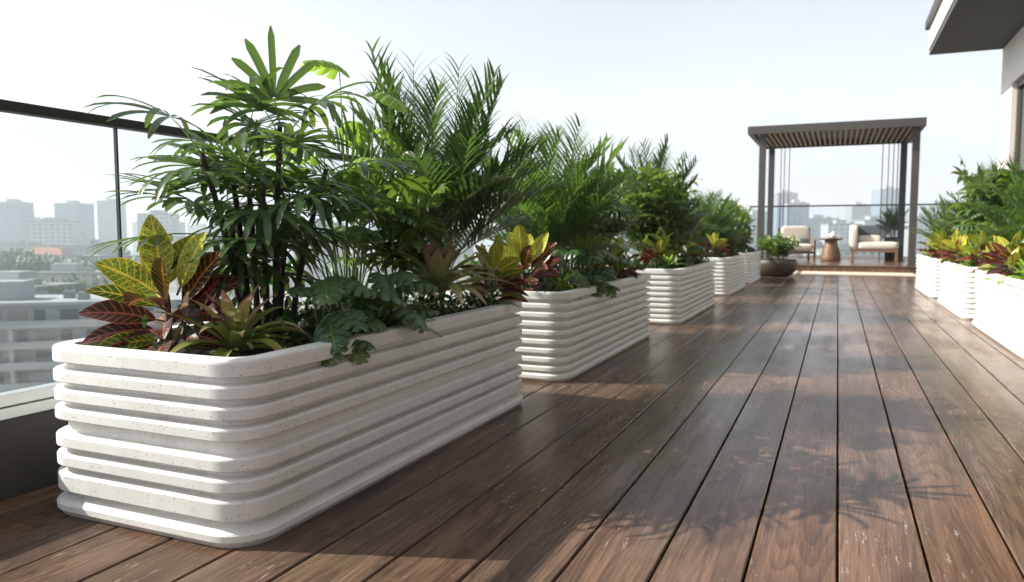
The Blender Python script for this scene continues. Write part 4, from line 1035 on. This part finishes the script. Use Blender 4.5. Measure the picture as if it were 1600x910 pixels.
for fl in range(9):
    z=H-3.1*(fl+1)
    if z<2: break
    g=MB(); g.box(-28.4,22.4,-1.9,-0.02,z-0.12,z+0.12); g.box(-28.4,22.4,-1.9,-1.78,z+0.122,z+1.0); g.build('balcony',M['fslab'],nb_)
    for k in range(14):
        xx=-27.2+k*3.5; q=(k*7+fl*5)%6
        if q==5: continue
        g=MB(); g.box(xx,xx+(2.5 if q!=2 else 1.5),-0.10,-0.005,z+0.13,z+2.45); g.build('window',M['curtain' if q in (1,4) else 'fwin'],nb_)
for xx in (-28,-15,-2,10.5,21.6):
    g=MB(); g.box(xx-.2,xx+.4,-1.70,-0.11,0,H-3.3); g.build('pier',M['fslab'],nb_)
# city trees
def tree_mesh(rg,h,w):
    cr=MB(); tr=MB()
    tr.tube([(0,0,0),(0.2,0.1,h*.3),(0,0.2,h*.6)],[.45,.35,.2],6)
    for k in range(5):
        a=k*1.3; tr.tube([(0.1,0.1,h*.35),(math.cos(a)*w*.3,math.sin(a)*w*.3,h*.65)],[.2,.08],5)
    blobs=[(Vector((rg.uniform(-1,1)*w*.36,rg.uniform(-1,1)*w*.36,h*rg.uniform(.45,.86))),w*rg.uniform(.18,.30)) for _ in range(11)]
    for c,r_ in blobs:
        for k in range(85):
            d=Vector((rg.gauss(0,1),rg.gauss(0,1),rg.gauss(0,1))).normalized(); p=c+d*r_*rg.uniform(.6,1.08)
            leaf(cr,p,(d+Vector((rg.uniform(-1,1),rg.uniform(-1,1),rg.uniform(-.6,1)))*.8),rg.uniform(.7,1.3),rg.uniform(.5,.9),'ellip',.5,.2,2,0,rg.random())
    a=cr.mesh('crown'); a.materials.append(M['tree']); b=tr.mesh('trunk'); b.materials.append(M['bark']); return a,b
TM=[tree_mesh(random.Random(s),13,12) for s in (1,2,3)]
def tree(px,dep,sc,label,group,i):
    x,y=spot(px,dep); o=empty('tree',(x,y,GZ),i*1.7,sc); uid(o,label,'tree',group)
    for n_,me in zip(('crown','trunk'),TM[i%3]):
        c=bpy.data.objects.new(n_,me); C.objects.link(c); c.parent=o
rg=random.Random(4)
for i in range(26): tree(-40+i*9+rg.uniform(-4,4),rg.uniform(300,400),rg.uniform(1.9,2.6),'dark green tree in the belt below the left skyline towers','trees of the belt below the left towers',i)
for i in range(7): tree(88+i*7+rg.uniform(-3,3),rg.uniform(150,190),rg.uniform(1.9,2.3),'dark tree standing just beyond the banded apartment building','trees beyond the banded apartment building',i)
for i in range(16): tree(-50+i*13+rg.uniform(-4,4),rg.uniform(200,270),rg.uniform(1.7,2.1),'green tree between the banded apartment building and the white houses','trees beyond the banded apartment building',i)
for i in range(30): tree(200+i*44+rg.uniform(-20,20),rg.uniform(300,560),rg.uniform(1.2,1.9),'hazy tree low in the city behind the planters and pergola','trees low in the city',i)

# ---------------------------------------------------------------- air
g=MB(); g.box(-3000,3000,-3000,3000,GZ-1,75)
hz=g.build('haze',None); uid(hz,kind='stuff')
hm=bpy.data.materials.new('haze_air'); hm.use_nodes=True; t_=hm.node_tree; t_.nodes.clear()
ho=t_.nodes.new('ShaderNodeOutputMaterial'); hv=t_.nodes.new('ShaderNodeVolumePrincipled')
hv.inputs['Color'].default_value=(0.86,0.925,1.0,1); hv.inputs['Density'].default_value=0.0006; hv.inputs['Anisotropy'].default_value=0.2
t_.links.new(hv.outputs[0],ho.inputs['Volume']); hz.data.materials.append(hm)
